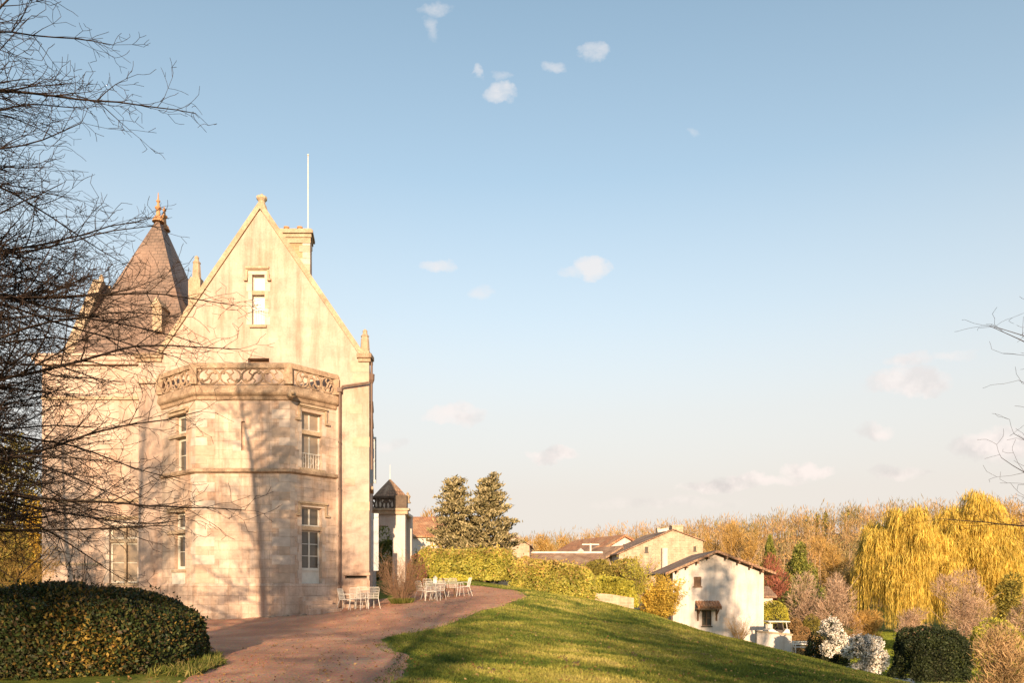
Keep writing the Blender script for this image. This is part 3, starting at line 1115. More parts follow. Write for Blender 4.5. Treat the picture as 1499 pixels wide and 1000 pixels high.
zS = bf.z(690, 0)
ring_mould('string_course', zS - .10, zS + .10, .13, LICHEN)
zP = bf.z(857, 0)
ring_mould('plinth_moulding', zP - .09, zP + .05, .07, ASHLAR, prof=[(0, zG), (.06, zG), (.06, zP - .03), (.03, zP + .04), (0, zP + .06)])
zB0, zB1 = bf.z(581, 0), bf.z(566, 0)
ring_mould('bay_cornice', zB0, zB1, .26, LICHEN, prof=[(0, zB0 - .16), (.06, zB0 - .12), (.08, zB0), (.17, zB0 + .06), (.21, zB0 + .12), (.21, zB0 + .2), (.17, zB1), (.06, zB1 + .05), (0, zB1 + .05)])
zR0, zR1 = bf.z(541, 0), bf.z(533, 0)

# balustrade: rails, corner piers, flowing tracery
bal_root = ring_mould('balustrade', zR0, zR1, .2, LICHEN, prof=[(0.02, zR0), (.2, zR0), (.21, zR0 + .08), (.21, zR1 - .05), (.17, zR1), (.02, zR1)])
mb = MB()
off = .12
for pl, u, hw in ((bf, 0.0, .14), (bf, bf.L, .17), (brt, brt.L - .05, .13), (bl, .1, .13)):
    c = pl.pt(u, 0, off)
    mb.box(c.x - hw, c.x + hw, c.y - .13, c.y + .13, zB1 + .045, zR0 + .01)
mb.build_each('balustrade_pier', LICHEN, bal_root)
mb = MB()
zm0, zm1 = zB1 + .05, zR0 + .01
hh = (zm1 - zm0)


def tracery(mb, pl, ua, ub, n, off, z0, z1, r=.042, flip=0):
    w = (ub - ua) / n
    zc = (z0 + z1) / 2; h = (z1 - z0) / 2
    for i in range(n):
        uc = ua + w * (i + .5)
        sg = 1 if (i + flip) % 2 == 0 else -1
        P3 = lambda a, b: pl.pt(uc + a * w / 2, zc + b * h, off)
        # oval ring
        ringp = [P3(math.cos(t) * .96, math.sin(t) * .98) for t in [2 * math.pi * k / 20 for k in range(21)]]
        mb.tube(ringp, r, 6, False)
        # S curve with swelling head
        sc = [(-.78 * sg, -.50), (-.45 * sg, -.60), (-.15 * sg, -.38), (.02 * sg, 0), (.18 * sg, .36), (.48 * sg, .58), (.80 * sg, .48)]
        mb.tube([P3(a, b) for a, b in sc], r * 1.05, 6)
        mb.tube([P3(a, b) for a, b in [(-.1 * sg, .92), (-.30 * sg, .48), (-.02 * sg, .18)]], r * .8, 5)
        mb.tube([P3(a, b) for a, b in [(.1 * sg, -.92), (.30 * sg, -.48), (.02 * sg, -.18)]], r * .8, 5)
        mb.lathe(P3(-.62 * sg, -.42), [(.0, -.05), (.06, -.03), (.06, .03), (0, .05)], 6)
        mb.lathe(P3(.62 * sg, .42), [(.0, -.05), (.06, -.03), (.06, .03), (0, .05)], 6)
        # spandrels between ovals
        for s2 in (-1, 1):
            for s3 in (-1, 1):
                mb.add([P3(s2, s3), P3(s2, s3 * .62), P3(s2 * .80, s3 * .80), P3(s2 * .62, s3)], [(0, 1, 2, 3)])


tracery(mb, bf, .14, bf.L - .17, 4, off, zm0, zm1)
tracery(mb, brt, .17, brt.L - .2, 3, off, zm0, zm1)
tracery(mb, bl, .2, bl.L - .14, 3, off, zm0, zm1)
mb.build('tracery', LICHEN, bal_root)

# gargoyle at the bay corner
mb = MB()
gp = brt.A + (bf.n + brt.n) * .12
gv = Vector((gp.x, gp.y, zB0 + .02)); gd = Vector(((bf.n + brt.n).x, (bf.n + brt.n).y, 0)).normalized()
mb.tube([gv - gd * .1, gv + gd * .12, gv + gd * .28 + Vector((0, 0, .05)), gv + gd * .42 + Vector((0, 0, .02)), gv + gd * .55 + Vector((0, 0, -.05))], .15, 8, True, .07)
mb.lathe(gv + gd * .30 + Vector((0, 0, -.08)), [(.02, -.10), (.15, -.05), (.17, .05), (.12, .14), (.02, .18)], 8)
mb.build('gargoyle', TRIM, castle, smooth=True)

# quoins: a stack of stones at each bay corner of each storey
stacks = {}
zq = zP + .08
i = 0
while zq < zB0 - .2:
    hq = .40 if i % 2 == 0 else .34
    if not (zS - .16 < zq + hq / 2 < zS + .16):
        za, zb = zq + .006, min(zq + hq - .006, zB0 - .18)
        wide = (.92, .55)[i % 2]; nar = (.42, .62)[i % 2]
        ml = stacks.setdefault((0, zq > zS), MB()); mr = stacks.setdefault((1, zq > zS), MB())
        pbox(ml, bf, .0, wide * .85, za, zb, -.03, .012 + .004 * (i % 3))
        pbox(mr, bf, bf.L - wide * .8, bf.L, za, zb, -.03, .012 + .004 * (i % 2))
        pbox(ml, bl, bl.L - nar * .6, bl.L, za, zb, -.03, .012)
        pbox(mr, brt, 0, nar * .52, za, zb, -.03, .012)
    zq += hq; i += 1
for m in stacks.values():
    m.build('quoin', QUOIN, castle, bevel=.006)
# light ashlar blocks round the arrow slit
mb = MB()
for (xa, xb, ya, yb) in ((339, 370, 601, 612), (340, 352.8, 612.3, 628), (358.8, 368, 612.3, 628), (345, 352.8, 628.3, 645), (358.8, 365, 628.3, 645), (341, 352.8, 645.3, 661), (358.8, 370, 645.3, 661)):
    a = op(bf, xa, xb, ya, yb)
    pbox(mb, bf, a[0], a[1], a[2], a[3], -.03, .010)
mb.build('slit_surround', QUOIN, castle, bevel=.005)
# pale dressed blocks on the right pier
mb = MB()
for (xa, xb, ya, yb) in ((513, 540, 528, 545), (516, 540, 547, 560), (512, 530, 592, 606), (516, 541, 640, 655), (505, 520, 700, 712), (517, 541, 735, 748)):
    a = op(gab, xa, xb, ya, yb)
    pbox(mb, gab, a[0], a[1], a[2], a[3], -.03, .008)
mb.build_each('dressed_block', QUOIN, castle, bevel=.006)


# hood mouldings and surrounds
def hood(pl, o, gap_l, gap_r, up, drop, feet=.16, mat=TRIM, parent=castle):
    mbx = MB()
    a, b, z0, z1 = o
    ua, ub, zt = a - gap_l, b + gap_r, z1 + up
    pbox(mbx, pl, ua - .08, ub + .08, zt, zt + .09, -.02, .14)
    pbox(mbx, pl, ua - .08, ub + .08, zt - .05, zt - .002, -.02, .07)
    pbox(mbx, pl, ua - .08, ua, zt - drop, zt - .052, -.02, .09)
    pbox(mbx, pl, ub, ub + .08, zt - drop, zt - .052, -.02, .09)
    pbox(mbx, pl, ua - feet, ua - .004, zt - drop - .09, zt - drop - .002, -.02, .12)
    pbox(mbx, pl, ub + .004, ub + feet, zt - drop - .09, zt - drop - .002, -.02, .12)
    return mbx.build('hood_moulding', mat, parent)


def surround(pl, o, w, proud=.015, sill=True, mat=QUOIN):
    mbx = MB()
    a, b, z0, z1 = o
    z = z0; i = 0
    while z < z1 - .02:
        hq = min(.36, z1 - z)
        e = w * (1.0 if i % 2 == 0 else .68)
        pbox(mbx, pl, a - e, a - .001, z + .004, z + hq - .004, -.05, proud)
        pbox(mbx, pl, b + .001, b + e, z + .004, z + hq - .004, -.05, proud)
        z += hq; i += 1
    pbox(mbx, pl, a - w, b + w, z1 + .002, z1 + .26, -.05, proud)
    return mbx.build('window_surround', mat, castle)


def window(pl, o, dep, trans, cols_, rows_, pane_mat=GLASS, sash=True, name='window', fr=.055, paint=CREAMPAINT, top_rows=1, sill=.1, u_clip=None, low=None):
    """stone-transomed window: frame with transom stone, glazing bars, panes and sill"""
    a, b, z0, z1 = o
    fm = MB()
    d0, d1 = -dep, -dep + .07
    zt = trans
    zl = z0 if low is None else low
    parts = [(zl, zt - .09 if zt else z1, rows_)]
    if zt: parts.append((zt + .09, z1, top_rows))
    for (p0, p1, rr) in parts:
        pbox(fm, pl, a, a + fr, p0, p1, d0, d1); pbox(fm, pl, b - fr, b, p0, p1, d0, d1)
        pbox(fm, pl, a + fr, b - fr, p0, p0 + fr, d0, d1); pbox(fm, pl, a + fr, b - fr, p1 - fr, p1, d0, d1)
        for c in range(1, cols_):
            uu = a + fr + (b - a - 2 * fr) * c / cols_
            w = .032 if sash else .02
            pbox(fm, pl, uu - w, uu + w, p0 + fr, p1 - fr, d0 + .01, d1 - .008)
        for r_ in range(1, rr):
            zz = p0 + fr + (p1 - p0 - 2 * fr) * r_ / rr
            pbox(fm, pl, a + fr, b - fr, zz - .014, zz + .014, d0 + .014, d1 - .016)
    f = fm.build(name, paint, castle)
    pm = MB()
    for (p0, p1, rr) in parts:
        pm.quad(pl.pt(a + fr * .5, p0 + fr * .5, d0 + .03), pl.pt(b - fr * .5, p0 + fr * .5, d0 + .03), pl.pt(b - fr * .5, p1 - fr * .5, d0 + .03), pl.pt(a + fr * .5, p1 - fr * .5, d0 + .03))
    pm.build('pane', pane_mat, f)
    if zt:
        sm = MB(); pbox(sm, pl, a, b, zt - .088, zt + .088, -dep - .05, -.03)
        sm.build('transom', TRIM, f)
    sm = MB()
    if sill:
        pbox(sm, pl, a - .09, b + .09, zl - .12, zl - .004, -.04, .1)
        pbox(sm, pl, a + .001, b - .001, zl - .1, zl - .002, -dep - .05, -.041)
    if sm.v:
        sm.build('sill', TRIM, f)
    # wall behind the panes closes the opening
    return f


um = lambda o: (o[0] + o[1]) / 2
# gable window: pale closed shutters behind the frame
surround(gab, g_win, .24)
hood(gab, g_win, .17, .13, .22, .42)
window(gab, g_win, .26, gab.z(428, um(g_win)), 1, 2, WHITESHUT, fr=.05, sill=.1, paint=WHITEPAINT)
mb = MB()
for k in range(1, 5):
    uu = g_win[0] + (g_win[1] - g_win[0]) * k / 5
    pbox(mb, gab, uu - .008, uu + .008, g_win[2] + .04, g_win[2] + .72, -.06, -.045)
pbox(mb, gab, g_win[0], g_win[1], g_win[2] + .72, g_win[2] + .745, -.065, -.04)
mb.build('guard_rail', WHITEPAINT, castle)
# terrace door behind the balustrade
mb = MB(); pbox(mb, gab, g_slot[0] - .02, g_slot[1] + .02, g_slot[2] - .02, g_slot[3] + .02, -.34, -.299); mb.build('vent_back', WOOD, castle)
# bay, right face
surround(brt, w_r1, .2)
hood(brt, w_r1, .10, .12, .20, .52, .2)
window(brt, w_r1, .27, brt.z(634, um(w_r1)), 2, 1, CURTAIN, sill=.1, paint=WHITEPAINT)
mb = MB()
for k in range(1, 8):
    uu = w_r1[0] + (w_r1[1] - w_r1[0]) * k / 8
    pbox(mb, brt, uu - .008, uu + .008, w_r1[2] + .04, w_r1[2] + .62, -.09, -.075)
pbox(mb, brt, w_r1[0], w_r1[1], w_r1[2] + .62, w_r1[2] + .645, -.095, -.07)
for k in range(3):
    uu = w_r1[0] + (w_r1[1] - w_r1[0]) * (k + .5) / 3
    mb.tube([brt.pt(uu + .1 * math.cos(t), w_r1[2] + .33 + .14 * math.sin(t), -.082) for t in [6.283 * i / 12 for i in range(13)]], .008, 4, False)
mb.build('window_guard', WHITEPAINT, castle)
hood(brt, w_r0, .10, .12, .14, .42, .2)
surround(brt, w_r0, .2)
# glazed garden door with transom light and solid lower panel
zd_tr = brt.z(774, um(w_r0)); zd_gl = brt.z(834, um(w_r0)); zd_pb = brt.z(841, um(w_r0))
d_ = window(brt, w_r0, .27, zd_tr, 2, 3, GLASS, name='door', fr=.06, sill=0, low=zd_gl, paint=WHITEPAINT)
mb = MB()
pbox(mb, brt, w_r0[0], w_r0[1], w_r0[2] + .01, zd_gl, -.27, -.21)
pbox(mb, brt, w_r0[0] + .12, w_r0[1] - .12, w_r0[2] + .14, zd_pb - .1, -.208, -.19)
pbox(mb, brt, w_r0[0] + .02, w_r0[1] - .02, zd_gl - .06, zd_gl, -.209, -.17)
mb.build('door_panel', WHITEPAINT, d_)
mb = MB()
hp = brt.pt(w_r0[1] - .1, zd_gl + .22, -.19)
mb.tube([hp, hp + brt.N() * .05, hp + brt.N() * .05 - brt.T() * .1], .011, 6)
mb.build('handle', DARKMETAL, d_)
# bay, left face
for o, tr, low in ((w_l1, 638, None), (w_l0, 779, None)):
    hood(bl, o, .35, .14, .13, .001, .10)
    window(bl, o, .22, bl.z(tr, um(o)), 1, 2, GLASS, sill=.1, paint=CREAMPAINT, fr=.12)
    mb = MB()
    pbox(mb, bl, o[0] - .5, o[1] + .02, o[3] - .01, o[3] + .08, -.02, .10)
    pbox(mb, bl, o[0] - .45, o[1] + .02, bl.z(tr, um(o)) - .08, bl.z(tr, um(o)) + .05, -.02, .08)
    mb.build_each('transom_moulding', TRIM, castle)
a = op(bl, 253, 271, 838, 872)
mb = MB(); pbox(mb, bl, a[0], a[1], a[2], a[3], -.05, .03); pbox(mb, bl, a[0] - .05, a[1] + .05, a[3] + .003, a[3] + .12, -.05, .07)
mb.build('apron_panel', CREAMPAINT, castle)
# slit back and small fixings
mb = MB(); pbox(mb, bf, slit[0] - .02, slit[1] + .02, slit[2] - .02, slit[3] + .02, -.16, -.119); mb.build('slit_back', ASHLAR, castle)
mb = MB(); pbox(mb, gab, pier_slot[0] - .02, pier_slot[1] + .02, pier_slot[2] - .02, pier_slot[3] + .02, -.34, -.299); mb.build('slot_back', DARKMETAL, castle)
# left wing window
hood(lw, lwin, .12, .3, .35, .001, .08)
surround(lw, lwin, .24)
window(lw, lwin, .22, lw.z(792, um(lwin)), 2, 2, CURTAIN, sill=.1, fr=.085, paint=CREAMPAINT)
mb = MB()
uu = lwin[0] + (lwin[1] - lwin[0]) * .55
pbox(mb, lw, uu - .05, uu + .05, lwin[2], lwin[3], -.14, -.04)
mb.build('window_mullion', TRIM, castle)

# flat mouldings on the main walls
mb = MB()
for y in (733,):
    z = lw.z(y, 0); pbox(mb, lw, 0, lw.L, z - .07, z + .07, -.02, .09)
for y in (584,):
    z = lw.z(y, 0); pbox(mb, lw, 0, lw.L, z - .06, z + .08, -.02, .1)
z = lw.z(826, 0); pbox(mb, lw, 0, lwin[0] - .4, z - .04, z + .05, -.02, .05)
mb.build_each('wall_moulding', TRIM, castle)
mb = MB()
z = lw.z(535, 0)
pbox(mb, lw, -.2, lw.L, z, z + .16, -.05, .2)
pbox(mb, lw, -.3, lw.L, z + .162, z + .36, -.05, .28)
pbox(mb, lw, -.35, lw.L, z + .362, z + .46, -.3, .34)
mb.build('eaves_cornice', PLASTER, castle)
# pier: plinth ledge and pilaster caps
mb = MB()
z = gab.z(846, 0)
ur = gab.u(503)
pbox(mb, gab, ur, gab.L + .03, zG, gab.z(850, 0), -.02, .05)
pbox(mb, gab, ur - .02, gab.L + .05, gab.z(842.5, 0), gab.z(839, 0), -.02, .06)
pbox(mb, gab, 0, .94, gab.z(562, 0), gab.z(555, 0), -.02, .12)
pbox(mb, gab, 0, .94, zG, gab.z(858, 0), -.02, .06)
mb.build_each('pier_moulding', ASHLAR, castle)

# gable coping, kneelers, finials
mb = MB()
ur = gab.u(527); ul = 2 * uA - ur
for s, ue in ((1, ur), (-1, ul)):
    p = gab.pt(uA, zA + .05, .06); q = gab.pt(ue, zE + .05, .06)
    sl = (q - p)
    nrm = Vector((-sl.z, 0, sl.x)).normalized()
    if nrm.z < 0: nrm = -nrm
    poly = [p + nrm * 0, q + nrm * 0, q + nrm * .20, p + nrm * .20]
    poly[3] = p + Vector((0, 0, .20 / max(nrm.z, .3)))
    mb.prism(poly, (0, .55, 0))
    mb.prism([a + Vector((0, .08, 0)) - nrm * .12 for a in poly[:2]] + [poly[1] + Vector((0, .08, 0)) - nrm * .004, poly[0] + Vector((0, .08, 0)) - nrm * .004], (0, .3, 0))
mb.build('gable_coping', TRIM, castle)
mb = MB()
for ua_, ub_ in ((ur - .12, gab.L + .12), (-.12, ul + .12)):
    pbox(mb, gab, ua_, ub_, zE - .08, zE + .10, -.5, .16)
    pbox(mb, gab, ua_ + .05, ub_ - .05, zE - .24, zE - .083, -.5, .08)
mb.build_each('kneeler', LICHEN, castle)


def pinnacle(c, w, h, parent, mat=TRIM, name='pinnacle'):
    mbx = MB(); c = Vector(c)
    mbx.box(c.x - w, c.x + w, c.y - w, c.y + w, c.z, c.z + h * .12)
    mbx.lathe(c + Vector((0, 0, h * .12)), [(w * .95, 0), (w * .78, h * .5), (w * .7, h * .55), (w * .85, h * .6), (w * .55, h * .66), (w * .42, h * .74), (w * .5, h * .79), (w * .32, h * .84), (.01, h * .88)], 8)
    return mbx.build(name, mat, parent)


pinnacle(gab.pt(gab.u(533), zE + .10, -.2), .22, 1.15, castle)
mb = MB()
c = gab.pt(uA, zA + .12, -.2)
mb.lathe(c, [(.26, -.1), (.2, .12), (.15, .22), (.14, .33), (.2, .4), (.23, .44), (.23, .52), (.1, .54), (.04, .66)], 10)
mb.build('gable_finial', TRIM, castle)

# main roof behind the gable
mb = MB()
pA = gab.pt(uA, zA - .1, -.3)
back = Vector((-1.7, 9.6, 0))
for ue, s in ((gab.u(527), 1), (2 * uA - gab.u(527), -1)):
    e = gab.pt(ue + s * .25, zE - .45, -.3)
    mb.quad(pA, e, e + back, pA + back)
mb.build('roof', SLATE, castle)

# chimney with corner stones and pots, lightning mast
cx0, cx1, cd = X_(411, 35.2), X_(453.5, 35.2), 35.2
zc1, zc0 = Z_(356, cd), 12.0
mb = MB()
sh = Vector((-.17, .985, 0)) * .85
mb.prism([(cx0, cd, zc0), (cx1, cd, zc0), (cx1, cd, zc1), (cx0, cd, zc1)], sh)
ch = mb.build('chimney', m_masonry('chimney_brick', (.50, .32, .18), (.44, .27, .15), (.46, .34, .22), .22, .075, stain=.4, mort=.01), castle)
for left in (0, 1):
    mb = MB()
    i = 0; z = zc0
    while z < zc1 - .05:
        h = .30; w = .34 if i % 2 else .5
        xa, xb = (cx0 - .02, cx0 + w) if left else (cx1 - w, cx1 + .02)
        mb.box(xa, xb, cd - .025, cd + .3, z + .005, min(z + h - .005, zc1 - .01))
        z += h; i += 1
    mb.build('chimney_quoin', QUOIN, ch)

mb = MB()
for (e, za, zb) in ((.05, zc1, zc1 + .25), (.10, zc1 + .252, zc1 + .42), (.19, zc1 + .422, zc1 + .56), (.1, zc1 + .562, zc1 + .66)):
    p0 = Vector((cx0 - e, cd - e, za)); p1 = Vector((cx1 + e, cd - e, za))
    mb.prism([p0, p1, p1 + Vector((0, 0, zb - za)), p0 + Vector((0, 0, zb - za))], sh * (1 + 2 * e / .85))
mb.build('chimney_cap', TRIM, ch)
for px in (420, 439.5):
    mb = MB()
    mb.lathe((X_(px, cd + .45), cd + .4, zc1 + .66), [(.13, 0), (.12, .12), (.10, .22), (.14, .24), (.14, .3), (.08, .31)], 10)
    mb.build('chimney_pot', POT, ch)
mb = MB()
mx = X_(451, 35.6)
mb.tube([(mx, 35.6, zc1), (mx, 35.6, Z_(262, 35.6)), (mx, 35.6, Z_(228, 35.6))], .034, 6, True, .02)
mb.lathe((mx, 35.6, Z_(228, 35.6)), [(.02, 0), (.05, .03), (.05, .07), (.01, .1)], 8)
mb.build('mast', WHITEPAINT, castle)

# pavilion roof of the left wing
mb = MB()
r1, r2 = Vector((-18.17, 38, Z_(318, 38))), Vector((-18.28, 38.9, Z_(318, 38)))
b = [Vector((-20.96, 34.55, zEL + .15)), Vector((-14.9, 34.55, zEL + .15)), Vector((-15.4, 42.6, zEL + .15)), Vector((-21.6, 42.6, zEL + .15))]


def flare(p, r):  # slight bell-cast near the eaves
    q = p.lerp(r, .12); return q + Vector((0, 0, -.22)) + (r - p) * -.0


for tri in ((b[0], b[1], r1, r1), (b[1], b[2], r2, r1), (b[2], b[3], r2, r2), (b[3], b[0], r1, r2)):
    p, q, rq, rp = tri
    pf, qf = flare(p, rp), flare(q, rq)
    mb.quad(p, q, qf, pf)
    if (rp - rq).length < 1e-4: mb.quad(pf, qf, rq)
    else: mb.quad(pf, qf, rq, rp)
pav = mb.build('pavilion_roof', SLATE, castle)
for r_, h in ((r1, 1.32), (r2, 1.05)):
    mb = MB()
    mb.lathe(r_ - Vector((0, 0, .25)), [(.30, 0), (.22, .2), (.11, .34), (.09, .62), (.16, .7), (.16, .76), (.07, .82), (.055, 1.0), (.10, 1.06), (.10, 1.1), (.04, 1.16), (.015, h + .2)], 10)
    mb.build('roof_finial', POT, pav)
mb = MB()
p = r1.lerp(b[0], .93); q = r1.lerp(b[1], .93)
mb.build('ridge', TRIM, pav) if False else None
# stone dormer gable on the left side and its small roof
mb = MB()
dp = [Vector((-20.95, 34.6, zEL)), Vector((-21.25, 40.2, zEL)), Vector((-20.97, 37.9, Z_(421, 38))), Vector((-20.9, 37.2, Z_(417, 37.5)))]
mb.prism([dp[0], dp[1], dp[2], dp[3]], (.3, .05, 0))
dm = mb.build('dormer', PLASTER, castle)
mb = MB()
for p, q in ((dp[0], dp[3]), (dp[2], dp[1])):
    mb.bar(p + Vector((.15, 0, .05)), q + Vector((.15, 0, .05)), .5, .22)
mb.build('dormer_coping', TRIM, dm)
mb = MB()
pk = dp[3] + Vector((.2, .3, -.5))
e1 = Vector((-20.7, 35.3, zEL + .3)); e2 = Vector((-20.9, 40.0, zEL + .3)); ri = Vector((-18.6, 37.6, pk.z - .1))
mb.quad(pk, ri, e1); mb.quad(pk, e2, ri)
mb.build('dormer_roof', SLATE, dm)
pinnacle(dp[3] + Vector((.15, 0.2, .0)), .14, .5, dm)
# small white dormer low on the front slope and the pinnacle beside the gable
mb = MB()
wx = X_(240, 35.6); zz = Z_(480, 35.6)
mb.box(wx - .22, wx + .22, 34.9, 36.2, zz - .4, zz + .75)
mb.prism([(wx - .3, 34.82, zz + .752), (wx + .3, 34.82, zz + .752), (wx, 34.82, zz + 1.2)], (0, 1.4, 0))
mb.build('roof_dormer', TRIM, castle)
px_ = X_(288, 37.5)
mb = MB()
mb.box(px_ - .3, px_ + .3, 37.2, 37.8, 12.5, Z_(412, 37.5))
mb.build('dormer_post', TRIM, castle)
pinnacle((px_, 37.5, Z_(413, 37.5)), .24, 1.35, castle)

# rainwater pipes
mb = MB()
x, y = X_(497.5, 31.5), 31.5
mb.tube([(x, y, .55), (x, y, gab.z(572, 0))], .055, 8)
for zz in (1.6, 3.6, 5.6, 7.6):
    mb.tube([(x, y, zz), (x, y, zz + .07)], .072, 8)
mb.tube([(x, y, gab.z(574, 0)), (x + .12, y, gab.z(567.5, 0)), (gab.pt(gab.u(541), 0).x, y, gab.z(562, 0))], .045, 8)
mb.box(x - .1, x + .1, y - .1, y + .1, gab.z(576, 0), gab.z(570, 0))
mb.build('downpipe', PIPE, castle)
mb = MB()
x2 = gab.pt(gab.u(543.5), 0).x
mb.tube([(x2, 31.78, 6.5), (x2, 31.78, gab.z(530, 0))], .05, 8)
mb.lathe((x2, 31.78, gab.z(556, 0)), [(.06, -.15), (.12, 0), (.13, .25), (.05, .27)], 8)
mb.build('downpipe', PIPE, castle)
# side wall: open shutters, window sills
for (y0, y1, x0, x1) in ((640, 708, 541.5, 550.5), (752, 836, 544, 554)):
    yy = 33.0
    mb = MB()
    mb.obox(((X_(x0, yy) + X_(x1, yy)) / 2, yy, (Z_(y0, yy) + Z_(y1, yy)) / 2), ((X_(x1, yy) - X_(x0, yy)) / 2, .05, 0), (0, .03, 0), (0, 0, (Z_(y0, yy) - Z_(y1, yy)) / 2))
    for t in (.05, .5, .95):
        zz = Z_(y1, yy) + (Z_(y0, yy) - Z_(y1, yy)) * t
        mb.box(X_(x0, yy) + .01, X_(x1, yy) - .01, yy - .055, yy - .033, zz - .05, zz + .05)
    mb.build('shutter', SHUTTER, castle)
mb = MB()
for zz in (gab.z(712, 0), gab.z(585, 0), gab.z(610, 0), gab.z(628, 0)):
    c = side.pt(1.4, zz, .06)
    mb.obox(c, side.T() * .8, side.N() * .1, (0, 0, .07))
mb.build_each('sill', TRIM, castle)

# door steps
mb = MB()
sx0, sx1 = .35, brt.L + .15
c0 = brt.pt((w_r0[0] + w_r0[1]) / 2, 0, 0)
zt = w_r0[2] - .02
for k in range(4):
    e = .27 * (k + 1); z1 = zt - k * .165
    pbox(mb, brt, w_r0[0] - .14 - .05 * k, w_r0[1] + .12 + .03 * k, zG, z1, e - .27 + (.0 if k else -.02), e)
mb.build_each('door_step', ASHLAR, castle, bevel=.02)

# porch at the far end of the side wall
PY = 40.0
por = Plane((X_(541, PY), PY), (X_(593, PY), PY))
zp1 = por.z(752, 0)
arch = op(por, 548.5, 574.5, 770, 880)
uc_, hw_ = um(arch), (arch[1] - arch[0]) / 2
mb = MB()
# wall with a pointed-shouldered arch opening cut as columns
zs_ = por.z(785, 0)
def under(u):
    t = abs(u - uc_) / hw_
    return arch[3] - (arch[3] - zs_) * max(0, (t - .45) / .55) ** 1.3
N_ = 16
for depth_y in (0.0, -.45):
    mb.quad(por.pt(0, zG, depth_y), por.pt(arch[0], zG, depth_y), por.pt(arch[0], zp1, depth_y), por.pt(0, zp1, depth_y))
    mb.quad(por.pt(arch[1], zG, depth_y), por.pt(por.L, zG, depth_y), por.pt(por.L, zp1, depth_y), por.pt(arch[1], zp1, depth_y))
    for k in range(N_):
        a = arch[0] + 2 * hw_ * k / N_; b2 = arch[0] + 2 * hw_ * (k + 1) / N_
        mb.quad(por.pt(a, under(a), depth_y), por.pt(b2, under(b2), depth_y), por.pt(b2, zp1, depth_y), por.pt(a, zp1, depth_y))
for k in range(N_):
    a = arch[0] + 2 * hw_ * k / N_; b2 = arch[0] + 2 * hw_ * (k + 1) / N_
    mb.quad(por.pt(a, under(a), 0), por.pt(a, under(a), -.45), por.pt(b2, under(b2), -.45), por.pt(b2, under(b2), 0))
for a in (arch[0], arch[1]):
    mb.quad(por.pt(a, zG, 0), por.pt(a, zG, -.45), por.pt(a, zs_, -.45), por.pt(a, zs_, 0))
mb.quad(por.pt(por.L, zG, 0), por.pt(por.L, zG, -.45), por.pt(por.L, zp1, -.45), por.pt(por.L, zp1, 0))
# back pier, roof slab
mb.box(por.pt(por.L, 0).x - .5, por.pt(por.L, 0).x, 42.6, 43.1, zG, zp1)
mb.box(por.pt(0, 0).x, por.pt(por.L, 0).x + .02, PY + .02, 43.1, zp1, zp1 + .14)
porch = mb.build('porch', WHITEWALL, castle)
mb = MB()
pbox(mb, por, 0, por.L + .15, zp1 - .05, zp1 + .15, -.3, .16)
pbox(mb, por, 0, por.L + .25, zp1 + .152, zp1 + .26, -.3, .24)
mb.build('porch_cornice', TRIM, porch)
mb = MB()
z0_, z1_ = por.z(749, 0), por.z(730, 0)
pbox(mb, por, 0, por.u(577), z1_, z1_ + .12, -.1, .12)
pbox(mb, por, por.u(577), por.L + .1, zp1 + .262, z1_ + .16, -.35, .1)
tracery(mb, por, .05, por.u(577), 3, 0, z0_, z1_, .05, 1)
mb.build('porch_balustrade', m_noise('shade_toned_stone', [(.3, (.09, .065, .05)), (.7, (.17, .125, .095))], 4, .9, 20, .4, .4, .01), porch)  # stone colour darkened to stand for the shade on this balustrade

# ------------------------------------------------------------------ turret pavilion roof seen over the porch
ty = 63.0
tb = (X_(571, ty), ty, h1(X_(571, ty), ty))
tur = thing('turret', 'small turret with pointed clay roof and ball finial behind the porch', 'turret', tb)
mb = MB()
hw = X_(596, ty) - X_(571, ty)
mb.lathe((tb[0], ty, tb[2] - .4), [(hw * .9, 0), (hw * .9, Z_(730, ty) - tb[2] + .4)], 8)
mb.build('wall', PLASTER, tur)
mb = MB()
mb.lathe((tb[0], ty, Z_(730, ty)), [(hw * 1.12, -.1), (hw * 1.1, 0), (hw * .55, (Z_(715, ty) - Z_(730, ty))), (.06, Z_(702, ty) - Z_(730, ty))], 4)
mb.build('roof', TILE_OLD, tur)
mb = MB()
mb.lathe((tb[0], ty, Z_(703, ty)), [(.07, 0), (.05, .3), (.02, .5), (.015, 1.3)], 6)
mb.build('finial', WHITEPAINT, tur)
mb = MB()
mb.lathe((X_(598, ty), ty - .5, Z_(738, ty)), [(.3, 0), (.22, .12), (.14, .3), (.2, .45), (.26, .55), (.2, .68), (.08, .75), (.12, .82), (.03, .95)], 8)
mb.build('pinnacle', TRIM, tur)

